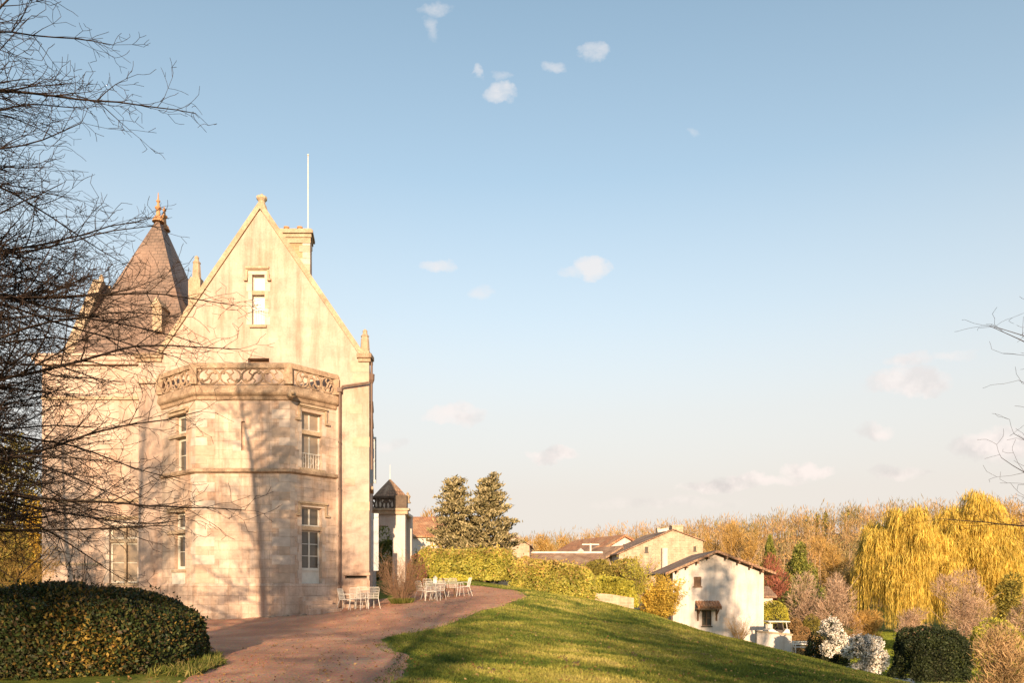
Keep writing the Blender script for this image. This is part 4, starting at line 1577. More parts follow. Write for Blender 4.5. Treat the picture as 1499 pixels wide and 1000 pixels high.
# ------------------------------------------------------------------ houses of the village
def gable_house(name, label, cat, d, xl, xr, yl, yr, xa, ya, depth, wallm, roofm, dx=0.0, over=.5, zb=None, wins=(), rt=.16, dark=None):
    """front gable wall at distance d given in photo pixels; the house runs back by depth and dx"""
    A, B = (X_(xl, d), d), (X_(xr, d), d)
    zl, zr, za = Z_(yl, d), Z_(yr, d), Z_(ya, d)
    xap = X_(xa, d)
    z0 = (zb if zb is not None else h1((A[0] + B[0]) / 2, d)) - .8
    root = thing(name, label, cat, ((A[0] + B[0]) / 2, d, z0 + .8))
    pl = Plane(A, B)
    def top(u):
        x = A[0] + u
        return zl + (za - zl) * (x - A[0]) / (xap - A[0]) if x <= xap else za + (zr - za) * (x - xap) / (B[0] - xap)
    top.brk = [xap - A[0]]
    ops = [op(pl, *w[:4]) for w in wins]
    mb = MB()
    wall_on(mb, pl, 0, pl.L, z0, top, ops, .2)
    bk = Vector((dx, depth, 0))
    a0, a1 = Vector((A[0], d, z0)), Vector((A[0], d, zl)); b0, b1 = Vector((B[0], d, z0)), Vector((B[0], d, zr)); ap = Vector((xap, d, za))
    mb.quad(a0, a1, a1 + bk, a0 + bk); mb.quad(b1, b0, b0 + bk, b1 + bk)
    mb.quad(a0 + bk, a1 + bk, ap + bk, b1 + bk, b0 + bk)
    mb.build('wall', wallm, root)
    mb = MB()
    f = Vector((0, -over, 0)); f2 = bk.normalized() * over
    for e in (a1, b1):
        s = (e - ap); s2 = s * (1 + over * 1.1 / s.length)
        p, q = ap + Vector((0, 0, .06)), ap + s2 + Vector((0, 0, .06))
        mb.prism([p + f, q + f, q + f + Vector((0, 0, rt)), p + f + Vector((0, 0, rt))], bk + f2 - f)
    mb.build('roof', roofm, root)
    for w, o in zip(wins, ops):
        m = w[4] if len(w) > 4 else GLASS
        mb = MB()
        pbox(mb, pl, o[0], o[1], o[2], o[3], -.24, -.16)
        pbox(mb, pl, o[0] - .08, o[1] + .08, o[2] - .1, o[2] - .004, -.05, .07)
        mb.build('window' if m is not WOOD else 'shutter', m, root)
    return root, pl, (zl, zr, za, xap)


wh, whp, wz = gable_house('white_house', 'small white rendered house with low tiled gable roof at the foot of the lawn', 'house', 61, 985, 1118, 838, 838, 1047, 811, 8.5,
                          WHITEWALL, TILE_OLD, .3, .75, -3.4, [(1015.5, 1026.5, 845, 859, WOOD), (1027.5, 1041.5, 894, 917, GLASS)], .2)
mb = MB()   # door frame and glazing bars
o = op(whp, 1027.5, 1041.5, 894, 917)
for u in (o[0], (o[0] + o[1]) / 2, o[1]): pbox(mb, whp, u - .05, u + .05, o[2], o[3], -.16, -.06)
for z in (o[2] + .05, (o[2] + o[3]) / 2, o[3] - .05): pbox(mb, whp, o[0] + .05, o[1] - .05, z - .035, z + .035, -.155, -.07)
mb.build('door_frame', WOOD, wh)
mb = MB()   # tiled canopy on brackets
a, b_ = whp.u(1017.5), whp.u(1052.5)
zt, zb_ = whp.z(881.5, 5), whp.z(890, 5)
nt = 9
for k in range(nt):
    ua_, ub_ = a + (b_ - a) * k / nt, a + (b_ - a) * (k + 1) / nt
    mb.tube([whp.pt((ua_ + ub_) / 2, zt, .02), whp.pt((ua_ + ub_) / 2, zb_ + .05, .95)], (b_ - a) / nt * .52, 8)
mb.build('canopy', TILE, wh)
mb = MB()
pbox(mb, whp, a, b_, zb_ - .14, zb_ - .03, .0, .9)
for u in (a + .22, b_ - .22):
    mb.tube([whp.pt(u, zb_ - 1.0, .03), whp.pt(u, zb_ - .55, .18), whp.pt(u, zb_ - .12, .8)], .06, 6)
    pbox(mb, whp, u - .06, u + .06, zb_ - 1.1, zb_ - .12, .0, .1)
mb.build('canopy_bracket', WOOD, wh)
mb = MB()   # rafter ends under the verge and fascia
for t in (.2, .45, .7, .93):
    for e, z in ((0, wz[0]), (whp.L, wz[1])):
        ux = (wz[3] - whp.A.x) * (1 - t) + e * t
        zz = wz[2] * (1 - t) + z * t
        pbox(mb, whp, ux - .07, ux + .07, zz - .16, zz + .04, -.02, .7)
mb.build_each('rafter_end', WOOD, wh)
mb = MB()
mb.box(whp.A.x - .04, whp.A.x - .003, 62.5, 63.5, -1.2, -.1); mb.box(whp.A.x - .04, whp.A.x - .003, 65.2, 66.0, -1.2, -.1)
mb.build_each('window', GLASS, wh)

mb = MB()
e = wz[0] - .15
mb.tube([(whp.A.x - .72, 60.3, e), (whp.A.x - .72, 69.6, e)], .07, 6)
mb.tube([(whp.A.x - .72, 61.4, e), (whp.A.x - .06, 61.2, e - .5), (whp.A.x - .06, 61.2, -3.6)], .05, 6)
mb.build('gutter', PIPE, wh)
# stone barn behind the white house
bn, bnp, bz = gable_house('stone_barn', 'big rubble stone barn with wide gable above the white house', 'barn', 86, 906, 1029, 812, 793, 985, 777, 12, RUBBLE, TILE_OLD, -1.2, .25, -.6,
                          [(944, 948.5, 801, 809), (1015, 1019, 800.5, 807)], .12)
mb = MB(); pbox(mb, bnp, bnp.u(984), bnp.u(1000), bnp.z(780, 9), bnp.z(771, 9), -1.2, .03); pbox(mb, bnp, bnp.u(983), bnp.u(1001), bnp.z(771, 9) + .003, bnp.z(771, 9) + .15, -1.3, .1)
mb.build('chimney', RUBBLE, bn)
mb = MB(); mb.box(X_(962, 92), X_(966, 92), 92, 92.8, Z_(790, 92), Z_(773, 92)); mb.build('chimney', RUBBLE, bn)
mb = MB(); pbox(mb, bnp, bnp.u(968), bnp.u(976), bnp.z(834, 6), bnp.z(803, 6), .0, .6); mb.build('flue', WHITEWALL, bn)
mb = MB()
p0, p1 = Vector((X_(962, 87.5), 87.5, Z_(778, 87.5))), Vector((X_(983, 87.5), 87.5, Z_(774.5, 87.5)))
mb.bar(p0, p1, .5, .35); mb.build('roof_ridge', WHITEWALL, bn)

gable_house('white_gabled_house', 'white gabled house with orange tiled roof left of the stone barn', 'house', 98, 881, 958, 808, 812, 915, 787, 12, WHITEWALL, TILE, -5.5, .5, -.4,
            [(912, 917, 797, 804)], .3)
mb_ = gable_house('lean_to_shed', 'low shed with sloping tiled roof beside the stone barn', 'shed', 90, 893, 912, 815, 808, 911, 803, 8, RUBBLE, TILE_OLD, -4.5, .6, -.6, [(896, 905, 815, 822, DARKMETAL)], .25)
gable_house('open_shed', 'tiled open fronted shed left of the white gabled house', 'shed', 100, 862, 884, 808, 806, 883, 800, 7, WOOD, TILE_OLD, -2.5, .7, -.3, [(868, 879, 807, 818, DARKMETAL)], .25)
gable_house('stone_cottage', 'pinkish rubble stone cottage gable right of the two cedars', 'house', 72, 712, 775, 808, 799, 735, 778, 9, RUBBLE, TILE_OLD, .5, .2, .3, [], .12)


def long_roof(name, label, d, x0, x1, yt, ye, yb, depth, wallm, roofm, ridge=None):
    a, b = X_(x0, d), X_(x1, d)
    zt, ze = Z_(yt, d + depth / 2), Z_(ye, d)
    z0 = h1((a + b) / 2, d) - .8
    z0 = min(z0, Z_(yb, d))
    root = thing(name, label, 'house', ((a + b) / 2, d, z0))
    mb = MB(); mb.box(a, b, d, d + depth, z0, ze); mb.build('wall', wallm, root)
    mb = MB()
    for s in (0, 1):
        e0, e1 = (d - .35, ze - .1) if s == 0 else (d + depth + .35, ze - .1)
        p, q = Vector((a - .3, e0, e1)), Vector((b + .3, e0, e1)); r, t = Vector((b + .3, d + depth / 2, zt)), Vector((a - .3, d + depth / 2, zt))
        mb.prism([p, q, r, t], (0, 0, .16))
    mb.quad((a, d, ze), (a, d + depth, ze), (a, d + depth / 2, zt)); mb.quad((b, d, ze), (b, d + depth / 2, zt), (b, d + depth, ze))
    mb.build('roof', roofm, root)
    if ridge:
        mb = MB(); mb.tube([(a - .3, d + depth / 2, zt + .16), (b + .3, d + depth / 2, zt + .16)], .16, 6); mb.build('roof_ridge', ridge, root)
    return root


long_roof('long_white_house', 'long white house with clay tiled roof behind the hedge and cedars', 78, 560, 668, 759, 786, 815, 9, WHITEWALL, TILE)
lb = long_roof('long_tiled_barn', 'long low barn with worn brown tiled roof behind the ivy hedge', 74, 776, 884, 812, 832, 845, 7, RUBBLE, TILE_OLD, WHITEWALL)
mb = MB(); cc = W(850, 813, 77.6)
mb.box(cc.x - .18, cc.x + .18, cc.y - .18, cc.y + .18, cc.z - .9, cc.z + .1); mb.lathe(cc + Vector((0, 0, .102)), [(.16, 0), (.14, .18), (.40, .2), (.34, .38), (.02, .62)], 8)
mb.build('chimney', WHITEWALL, lb)
sh_ = long_roof('small_shed', 'small brown roofed shed behind the white house', 70, 1112, 1131, 861, 874, 885, 4, WHITEWALL, TILE_OLD)
pole = W(864.5, 833, 78)
pl_ = thing('utility_pole', 'pale utility pole with crossarm left of the village roofs', 'pole', (pole.x, pole.y, pole.z - 1))
mb = MB(); mb.tube([(pole.x, pole.y, pole.z - 1), (pole.x, pole.y, Z_(796, 78))], .11, 6, True, .09); mb.build('post', CREAMPAINT, pl_)
mb = MB(); mb.bar((pole.x - .9, pole.y, Z_(797.5, 78)), (pole.x + .9, pole.y, Z_(797.5, 78)), .08, .1); mb.build('crossarm', CREAMPAINT, pl_)

# ------------------------------------------------------------------ terrace below: retaining wall, buggy, bench, pots of clipped bushes
rw = thing('stone_retaining_wall', 'low pale rendered retaining wall at the right of the white house', 'wall', (X_(1135, 55), 55, -4))
mb = MB()
pts = [W(1108, 926, 55), W(1159, 931, 55)]
mb.prism([(pts[0].x, 55, -4.6), (pts[1].x, 55, -4.6), (pts[1].x, 55, pts[1].z), (pts[0].x, 55, pts[0].z)], (0, .45, 0))
mb.build('wall', WHITEWALL, rw)
mb = MB(); mb.bar((pts[0].x, 55.2, pts[0].z + .06), (pts[1].x + .06, 55.2, pts[1].z + .06), .6, .11); mb.build('coping', TRIM, rw)

by = 57.5
bz_ = Z_(934, by)
bug = thing('golf_buggy', 'white open sided buggy with flat roof parked above the retaining wall', 'buggy', (X_(1138, by), by, bz_))
bx0, bx1 = X_(1121, by), X_(1153, by)
mb = MB()
hgt = Z_(911, by) - bz_
prof = [(bx0 + .05, bz_ + .32), (bx0 + .02, bz_ + .62), (bx0 + .35, bz_ + .72), (bx0 + .62, bz_ + .55), (bx0 + .95, bz_ + .40), (bx1 - .55, bz_ + .42), (bx1 - .3, bz_ + .72), (bx1 - .05, bz_ + .66), (bx1, bz_ + .34), (bx1 - .2, bz_ + .24), (bx0 + .25, bz_ + .24)]
mb.prism([(x, by - .55, z) for x, z in prof], (0, 1.1, 0)); mb.build('body', WHITEPAINT, bug, bevel=.03)
mb = MB()
for x, xt in ((bx0 + .22, bx0 + .16), (bx1 - .2, bx1 - .3)):
    for yy in (by - .5, by + .5): mb.tube([(x, yy, bz_ + .6), (xt, yy, bz_ + hgt)], .03, 6)
mb.build_each('roof_post', WHITEPAINT, bug)
mb = MB(); mb.obox(((bx0 + bx1) / 2, by, bz_ + hgt + .03), ((bx1 - bx0) / 2, 0, 0), (0, .62, 0), (0, 0, .035)); mb.build('roof', WHITEPAINT, bug, bevel=.02)
mb = MB(); mb.box(bx1 - 1.0, bx1 - .55, by - .48, by + .48, bz_ + .43, bz_ + .62); mb.obox((bx1 - .52, by, bz_ + .86), (.05, 0, .02), (0, .48, 0), (-.05, 0, .26)); mb.build('seat', DARKMETAL, bug, bevel=.02)
mb = MB(); mb.tube([(bx0 + .55, by - .2, bz_ + .6), (bx0 + .78, by - .2, bz_ + .95)], .025, 6); mb.tube([(bx0 + .78 + .05 * math.sin(t), by - .2 + .17 * math.cos(t), bz_ + .95 + .16 * math.sin(t)) for t in [6.283 * i / 12 for i in range(13)]], .016, 5, False)
mb.build('steering_wheel', DARKMETAL, bug)
for x in (bx0 + .35, bx1 - .35):
    for yy in (by - .56, by + .46):
        mb = MB(); c = Vector((x, yy + .05, bz_ + .2))
        mb.v = []; k = 16
        mb.add([(c.x + .2 * math.cos(6.283 * i / k), c.y + s, c.z + .2 * math.sin(6.283 * i / k)) for s in (-.07, .07) for i in range(k)],
               [tuple(range(k)), tuple(range(2 * k - 1, k - 1, -1))] + [(i, i + k, (i + 1) % k + k, (i + 1) % k) for i in range(k)])
        mb.build('wheel', DARKMETAL, bug)

bx, byy = X_(1177, 53), 53
bzz = Z_(957, byy)
bench = thing('garden_bench', 'white slatted garden bench beside the clipped brown hedge', 'bench', (bx, byy, bzz))
w_ = (X_(1192, byy) - X_(1160, byy)) / 2
mb = MB()
for k in range(3): mb.box(bx - w_, bx + w_, byy - .2 + k * .15, byy - .08 + k * .15, bzz + .42, bzz + .46)
mb.build('seat', WHITEPAINT, bench)
mb = MB()
for k in range(2): mb.box(bx - w_, bx + w_, byy + .24, byy + .27, bzz + .58 + k * .16, bzz + .69 + k * .16)
mb.build('backrest', WHITEPAINT, bench)
for x in (bx - w_ + .1, bx + w_ - .1):
    for yy, hh_ in ((byy - .18, .62), (byy + .28, .88)):
        mb = MB(); mb.box(x - .035, x + .035, yy - .03, yy + .03, bzz - .3, bzz + hh_); mb.build('leg', WHITEPAINT, bench)

sw = thing('rubble_garden_wall', 'low rubble garden wall under the lime green hedge', 'wall', (X_(893, 49), 49, -1.5))
mb = MB(); p, q = W(862, 868, 49), W(928, 876, 49)
mb.prism([(p.x, 49, -2.8), (q.x, 49, -2.8), (q.x, 49, q.z), ((p.x + q.x) / 2, 49, (p.z + q.z) / 2 + .06), (p.x, 49, p.z)], (0, .5, 0)); mb.build('wall', RUBBLE, sw)
g0 = W(868, 858, 50)
orn = thing('closed_parasol', 'closed white parasol standing in the gap between the hedges', 'parasol', (g0.x, 50, g0.z - 1.6))
mb = MB(); mb.tube([(g0.x, 50, g0.z - 1.6), (g0.x, 50, Z_(841.5, 50))], .03, 6); mb.build('pole', CREAMPAINT, orn)
mb = MB(); mb.lathe((g0.x, 50, g0.z), [(.10, -.15), (.17, .02), (.12, .35), (.06, .6), (.01, .74)], 8); mb.build('canopy', WHITEPAINT, orn)
g0 = W(846, 884, 45)
pt_ = thing('flower_pot', 'small pale flower pot at the end of the ivy hedge', 'pot', (g0.x, 45, g0.z))
mb = MB(); mb.lathe((g0.x, 45, g0.z), [(.13, -.3), (.20, .25), (.24, .27), (.24, .36), (.18, .37)], 10); mb.build('pot', TRIM, pt_)

# ------------------------------------------------------------------ garden chairs and tables
def chair(name, label, loc, rz, group):
    r = thing(name, label, 'chair', loc, group, rz)
    T = WHITEPAINT
    for sx in (-1, 1):
        for sy in (-1, 1):
            mb = MB()
            if sy < 0: mb.tube([(sx * .27, -.30, 0), (sx * .235, -.24, .43), (sx * .235, -.235, .66)], .0125, 6)
            else: mb.tube([(sx * .26, .36, 0), (sx * .225, .22, .45)], .0125, 6)
            mb.build('leg', T, r, local=True)
    mb = MB()
    mb.tube([(-.225, -.24, .44), (.225, -.24, .44), (.225, .22, .45), (-.225, .22, .45), (-.225, -.24, .44)], .0125, 6, False)
    for k in range(9):
        x = -.2 + .05 * k; mb.tube([(x, -.24, .445), (x, .22, .455)], .008, 4)
    for k in range(5):
        y = -.2 + .1 * k; mb.tube([(-.22, y, .447), (.22, y, .447)], .006, 4)
    mb.build('seat', T, r, local=True)
    mb = MB()
    mb.tube([(-.225, .22, .45), (-.23, .31, .82), (-.20, .335, .90), (.20, .335, .90), (.23, .31, .82), (.225, .22, .45)], .0125, 6)
    for k in range(8):
        x = -.175 + .05 * k; mb.tube([(x, .225, .47), (x, .33, .89)], .007, 4)
    for z in (.55, .66, .77): mb.tube([(-.225, .22 + (z - .45) * .25, z), (.225, .22 + (z - .45) * .25, z)], .006, 4)
    mb.build('backrest', T, r, local=True)
    for sx in (-1, 1):
        mb = MB(); mb.tube([(sx * .235, -.235, .66), (sx * .245, 0, .67), (sx * .228, .27, .66)], .0125, 6); mb.build('armrest', T, r, local=True)
    return r


def gz(x, y): return h1(x, y) + .02


GR1 = 'white metal chairs against the castle wall'
x, y = X_(508, 30.9), 30.9
c1 = chair('garden_chair', 'white metal garden chair at the left end beside the downpipe', (x, y, gz(x, y)), R(75), GR1)
for (px, d, rz, lab) in ((524, 30.6, 168, 'white metal garden chair, front one of the overlapping group by the pier'),
                         (530, 31.2, 190, 'white metal garden chair standing closest to the stone pier behind the others'),
                         (543, 30.8, 215, 'white metal garden chair nearest the bare shrub by the castle corner')):
    c = copy_tree(c1); x = X_(px, d); c.location = (x, d, gz(x, d)); c.rotation_euler = (0, 0, R(rz)); c['label'] = lab
GR2 = 'white garden chairs around the terrace tables'
for (px, d, rz, lab) in ((620, 34.6, 60, 'white garden chair left of the round table next to the bare shrub'),
                         (631, 34.0, 10, 'white garden chair in front of the round table with its back to the drive'),
                         (641, 34.3, -20, 'white garden chair in front of the round table on its right'),
                         (629, 36.4, 165, 'white garden chair behind the round table on its left'),
                         (647, 36.2, 200, 'white garden chair behind the round table on its right'),
                         (668, 35.8, 150, 'white garden chair right of the brown wooden chair'),
                         (679, 36.0, -70, 'white garden chair farthest right on the gravel near the lawn')):
    c = copy_tree(c1); x = X_(px, d); c.location = (x, d, gz(x, d)); c.rotation_euler = (0, 0, R(rz)); c['label'] = lab; c['group'] = GR2
x, y = X_(638, 35.3), 35.3
z = gz(x, y)
tb_ = thing('garden_table', 'round white metal table among the garden chairs', 'table', (x, y, z))
mb = MB(); mb.lathe((x, y, z + .70), [(.5, 0), (.52, .015), (.52, .035), (.5, .045)], 20); mb.build('tabletop', WHITEPAINT, tb_)
for k in range(3):
    a = 2.1 * k + .4
    mb = MB(); mb.tube([(x + .08 * math.cos(a), y + .08 * math.sin(a), z + .70), (x + .12 * math.cos(a), y + .12 * math.sin(a), z + .3), (x + .36 * math.cos(a), y + .36 * math.sin(a), z)], .018, 6); mb.build('leg', WHITEPAINT, tb_)
lan = thing('white_lantern', 'white boxy lantern standing on the round garden table', 'lantern', (x - .03, y, z + .747))
mb = MB(); mb.box(x - .12, x + .06, y - .09, y + .09, z + .747, z + .97); mb.build('body', WHITEPAINT, lan, bevel=.01)
mb = MB(); mb.lathe((x - .03, y, z + .972), [(.13, 0), (.05, .09), (.03, .1), (.03, .13)], 4); mb.build('lid', WHITEPAINT, lan)
x, y = X_(658, 35.6), 35.6
z = gz(x, y)
wc = thing('wooden_chair', 'dark brown wooden chair with slanted back between the white chairs', 'chair', (x, y, z))
mb = MB(); mb.box(x - .25, x + .25, y - .22, y + .24, z + .42, z + .47); mb.build('seat', WOOD, wc)
mb = MB(); mb.obox((x - .26, y, z + .70), (.02, 0, 0), (0, .23, 0), (-.07, 0, .25)); mb.build('backrest', WOOD, wc)
for sx in (-1, 1):
    for sy in (-1, 1):
        mb = MB(); mb.tube([(x + sx * .27, y + sy * .22, z), (x + sx * .22, y + sy * .19, z + .42)], .025, 6); mb.build('leg', WOOD, wc)

# ------------------------------------------------------------------ planting near the castle
b0 = W(588, 888, 33.2)
zz = h1(b0.x, b0.y)
stem_shrub('bare_shrub', 'multi stemmed bare brown shrub beside the castle corner', (b0.x, b0.y, zz), 2.3, .62, 90,
           None, 5, [(.22, .26, .36, .05, .02), (.13, .2, .4, .09, .06), (.09, 9, .4, .1, .05)], m_noise('reddish_stems', [(.3, (.20, .115, .07)), (.7, (.33, .20, .12))], 3, .9, 20, .3, 0), .011)
g = np.random.default_rng(4)
n = 900
th = g.random(n) * 6.283; rr = .55 * np.sqrt(g.random(n))
P = np.stack([b0.x + np.cos(th) * rr, b0.y + np.sin(th) * rr, np.full(n, zz + .12)], -1)
o = leaves('grass_tuft', P, np.stack([np.cos(th) * rr, np.sin(th) * rr, np.full(n, .7)], -1), .38, .02, GRASSBLADE, None, g=g)
props(o, 'tuft of green grass around the foot of the bare shrub', 'grass tuft')

stem_shrub('climbing_shrub', 'thin bare climbing shrub against the left wing wall', (X_(115, 33), 33, .2), 3.2, .25, 5, None, 8, [(.3, .35, .4, .09, .02), (.15, .2, .4, .12, .05), (.1, 9, .4, .1, .05)], BARK, .02)

# foreground laurel hedge at the lower left
def fg_tips(P, N, g):
    v = np.array([mnoise.noise(Vector((p[0] * .7, p[1] * .7, p[2] * .9 + 3))) for p in P])
    return (g.random(len(P)) < np.clip(.05 + (v - .16) * 1.5, .01, .75))


TIPS = m_leaf('yellowing_laurel_tips', ev([(.26, .17, .035), (.33, .22, .05), (.20, .15, .03), (.24, .12, .035), (.16, .14, .035)]), .25, .6, .2)
hc = (-10.4, 14.4, -.02)
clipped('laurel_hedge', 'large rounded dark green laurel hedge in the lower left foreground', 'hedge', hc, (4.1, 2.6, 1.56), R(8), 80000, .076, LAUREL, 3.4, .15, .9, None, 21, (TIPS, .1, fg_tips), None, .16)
# tuft of green weeds at its foot
g = np.random.default_rng(14)
n = 2600
yy = g.uniform(12.6, 18.6, n); xx = np.interp(yy, DYS, DXL) - g.random(n) ** 1.4 * .95 + .22
P = np.stack([xx, yy, H(xx, yy) + .07], -1)
o = leaves('grass_verge', P, g.normal(size=(n, 3)) * .5 + np.array([.25, -.1, .8]), g.uniform(.12, .30, n), .022, GRASSBLADE, None, g=g)
props(o, kind='stuff')

# ------------------------------------------------------------------ big bare trees: left and right of the frame, and behind the viewpoint
trk, crn = big_tree(3, 15.5, 6.2, 225, 1.8, thin=.80, low=20)

t1 = thing('bare_tree', 'large bare deciduous tree with spreading twiggy branches at the left edge', 'tree', (-9.4, 9.2, 0))
segs_mesh('trunk', trk, BARK, t1, 9, True)
segs_mesh('crown', crn, BARK, t1, 3, True)
trk2, crn2 = big_tree(9, 10.6, 4.5, 64, 2.6, [(.3, .34, .42, .06, .02), (.18, .26, .4, .1, .03), (.12, .22, .42, .13, .03), (.09, 9, .4, .15, .02)], .14)
t2 = thing('bare_tree', 'slender bare tree reaching in from the right edge', 'tree', (12.9, 14, h1(12.9, 14)))
segs_mesh('trunk', trk2, BARK, t2, 8, True)
segs_mesh('crown', crn2, BARK, t2, 3, True)
GRB = 'bare trees standing around the viewpoint'
trk3, crn3 = big_tree(5, 14.5, 6.2, 62, 2.0)
t3 = thing('bare_tree', 'second large bare tree at the far left behind the first', 'tree', (-15.5, 8.5, 0), GRB)
segs_mesh('trunk', trk3, BARK, t3, 9, True)
segs_mesh('crown', crn3, BARK, t3, 3, True)


def more_tree(src, loc, rz, sc, label):
    c = copy_tree(src)
    c.location = (loc[0], loc[1], h1(loc[0], loc[1])); c.rotation_euler = (0, 0, R(rz)); c.scale = (sc, sc, sc)
    c['label'] = label; c['group'] = GRB
    return c


more_tree(t3, (-19.5, 19.5), 200, .8, 'bare tree left of the castle wing, beyond the hedge')
for (x, y, rz, sc) in ((-2.2, -9, 75, .78), (4.2, -13, 40, .66), (6.6, -9, 215, .62), (8.8, -10, 260, .60), (11.5, -18, 150, .72)):
    more_tree(t3, (x, y), rz, sc, 'bare tree standing behind the viewpoint whose shadow falls on the lawn')



for i, (x, y, h, r, sd) in enumerate(((19.0, -7, 21.0, 3.6, 503),)):
    leafy_tree('leafy_tree', 'tall leafy tree standing behind the viewpoint that shades the white house', 'tree', (x, y, h1(x, y)), h, r, r, 1500, DARKYEW, sd, .5, .6, BARK, None, 15, .55, .1, .30)



# ------------------------------------------------------------------ hedges and shrubs along the crest
def bb(px, py, d): return W(px, py, d)


def hedge_px(name, label, x0, x1, yt, yb, d, dep, n, L, mat, p=5, amp=.12, seed=1, extra=None, cat='hedge', rz=0, zb=None, slope=0.0):
    a = (X_(x1, d) - X_(x0, d)) / 2
    xc = (X_(x0, d) + X_(x1, d)) / 2
    z0 = Z_(yb, d) if zb is None else zb
    h = Z_(yt, d) - z0
    return clipped(name, label, cat, (xc, d + dep, z0), (a, dep, h), rz, n, L, mat, p, amp, .6, None, seed, extra, TWIGMAROON, .15, slope)


def topside(P, N, g): return (g.random(len(P)) < np.clip((P[:, 2] - P[:, 2].min()) / np.ptp(P[:, 2]) * 1.6 - .75, 0.03, .8))
def topside2(P, N, g): return (g.random(len(P)) < np.clip((P[:, 2] - P[:, 2].min()) / np.ptp(P[:, 2]) * 2.2 - 1.0, 0.1, .95))


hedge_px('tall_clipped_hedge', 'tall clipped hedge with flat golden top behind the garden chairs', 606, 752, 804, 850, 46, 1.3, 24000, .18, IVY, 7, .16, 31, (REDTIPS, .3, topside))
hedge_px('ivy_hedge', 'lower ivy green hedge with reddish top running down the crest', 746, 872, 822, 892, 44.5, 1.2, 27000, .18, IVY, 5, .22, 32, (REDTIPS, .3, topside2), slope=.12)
hedge_px('mown_bank', 'low golden bushy bank in front of the tall hedge', 598, 690, 838, 856, 44, .8, 4500, .14, LIMELEAF, 2.5, .10, 33, None, 'bush')
hedge_px('green_bush', 'dark olive bush seen through the porch arch', 540, 592, 764, 880, 48, 1.0, 7000, .17, YEW, 2.8, .35, 39, None, 'bush')
hedge_px('purple_bush', 'dark reddish bush behind the bare shrub', 592, 622, 812, 868, 40.5, .7, 3500, .13, OLIVELEAF, 2.5, .12, 34, (TWIGMAROON, .4, lambda P, N, g: g.random(len(P)) < .55), 'bush')
hedge_px('lime_hedge', 'lime green clipped hedge above the rubble garden wall', 862, 935, 845, 890, 50, .9, 12000, .18, LIMELEAF, 3.5, .2, 35)
hedge_px('olive_hedge', 'olive green rounded hedge behind the lime hedge', 845, 905, 821, 868, 55, 1.5, 11000, .19, OLIVELEAF, 2.6, .35, 36)
hedge_px('russet_hedge', 'dark russet green hedge in front of the stone barn', 890, 948, 820, 868, 56.5, 1.3, 10000, .19, OLIVELEAF, 2.6, .35, 37, (REDTIPS, .3, lambda P, N, g: g.random(len(P)) < .3))
g0 = W(966, 905, 53)
stem_shrub('golden_forsythia', 'large golden yellow forsythia bush left of the white house', (g0.x, 53, Z_(915, 53)), 3.2, .62, 150, None, 41,
           [(.4, .35, .36, .06, .01), (.2, 9, .4, .1, .02)], m_noise('golden_stems', [(.3, (.48, .29, .05)), (.7, (.60, .38, .08))], 3, .8, 20, .2, 0), .012, None, GOLDLEAF, 17000, .15, .07)
g0 = W(932, 880, 52)
stem_shrub('golden_whippy_shrub', 'upright whippy shrub with golden shoots between lime hedge and forsythia', (g0.x, 52, Z_(885, 52)), 3.0, .35, 60, None, 42,
           [(.4, .35, .36, .05, .02), (.2, 9, .4, .1, .02)], PALEBARK, .012, None, LIMELEAF, 5000, .13, .06)
stem_shrub('bare_lilac', 'bare greyish lilac bush against the stone barn wall', tuple(W(948, 850, 70)), 2.6, .6, 40, None, 43,
           [(.35, .3, .4, .07, .02), (.2, 9, .4, .1, .02)], m_noise('lilac_twigs', [(.3, (.20, .15, .16)), (.7, (.28, .21, .20))], 3, .9, 20, .2, 0), .015)
stem_shrub('straw_shrub', 'straw coloured bare shrub at the foot of the white house', tuple(W(1082, 940, 52)), 1.9, .75, 60, None, 44,
           [(.25, .25, .42, .07, .02), (.15, 9, .4, .1, .02)], m_noise('straw_stems', [(.3, (.42, .24, .09)), (.7, (.55, .34, .14))], 3, .9, 20, .2, 0), .016)
hedge_px('round_box_bush', 'round yellow green clipped bush right of the white house', 1116, 1161, 880, 914, 64, 1.3, 5000, .15, LIMELEAF, 2.4, .05, 51, None, 'bush')
hedge_px('clay_brown_ball', 'brown clipped ball bush behind the buggy', 1157, 1180, 905, 930, 62, .7, 2600, .12, RUSTLEAF, 2.2, .03, 52, None, 'bush')
hedge_px('flat_brown_bush', 'low flat brown clipped bush right of the ball bush', 1165, 1191, 918, 936, 60, .7, 2400, .12, RUSTLEAF, 3, .04, 53, None, 'bush')
hedge_px('olive_ball_bush', 'dark olive ball bush between the brown bushes and white blossom', 1179, 1207, 900, 930, 63, .8, 2800, .13, OLIVELEAF, 2.2, .04, 54, None, 'bush')
hedge_px('brown_box_hedge', 'brown box cut hedge behind the white bench', 1157, 1193, 932, 962, 55.5, .6, 3500, .11, RUSTLEAF, 8, .03, 55)
hedge_px('dark_evergreen_hedge', 'dark evergreen hedge left of the white blossom', 1187, 1250, 926, 990, 48.5, .9, 9000, .13, DARKYEW, 2.6, .3, 56)
hedge_px('dark_cypress_hedge', 'large dark green cypress hedge at the lower right beside the path', 1338, 1438, 920, 1000, 39, 1.5, 22000, .13, DARKYEW, 3.2, .42, 57)


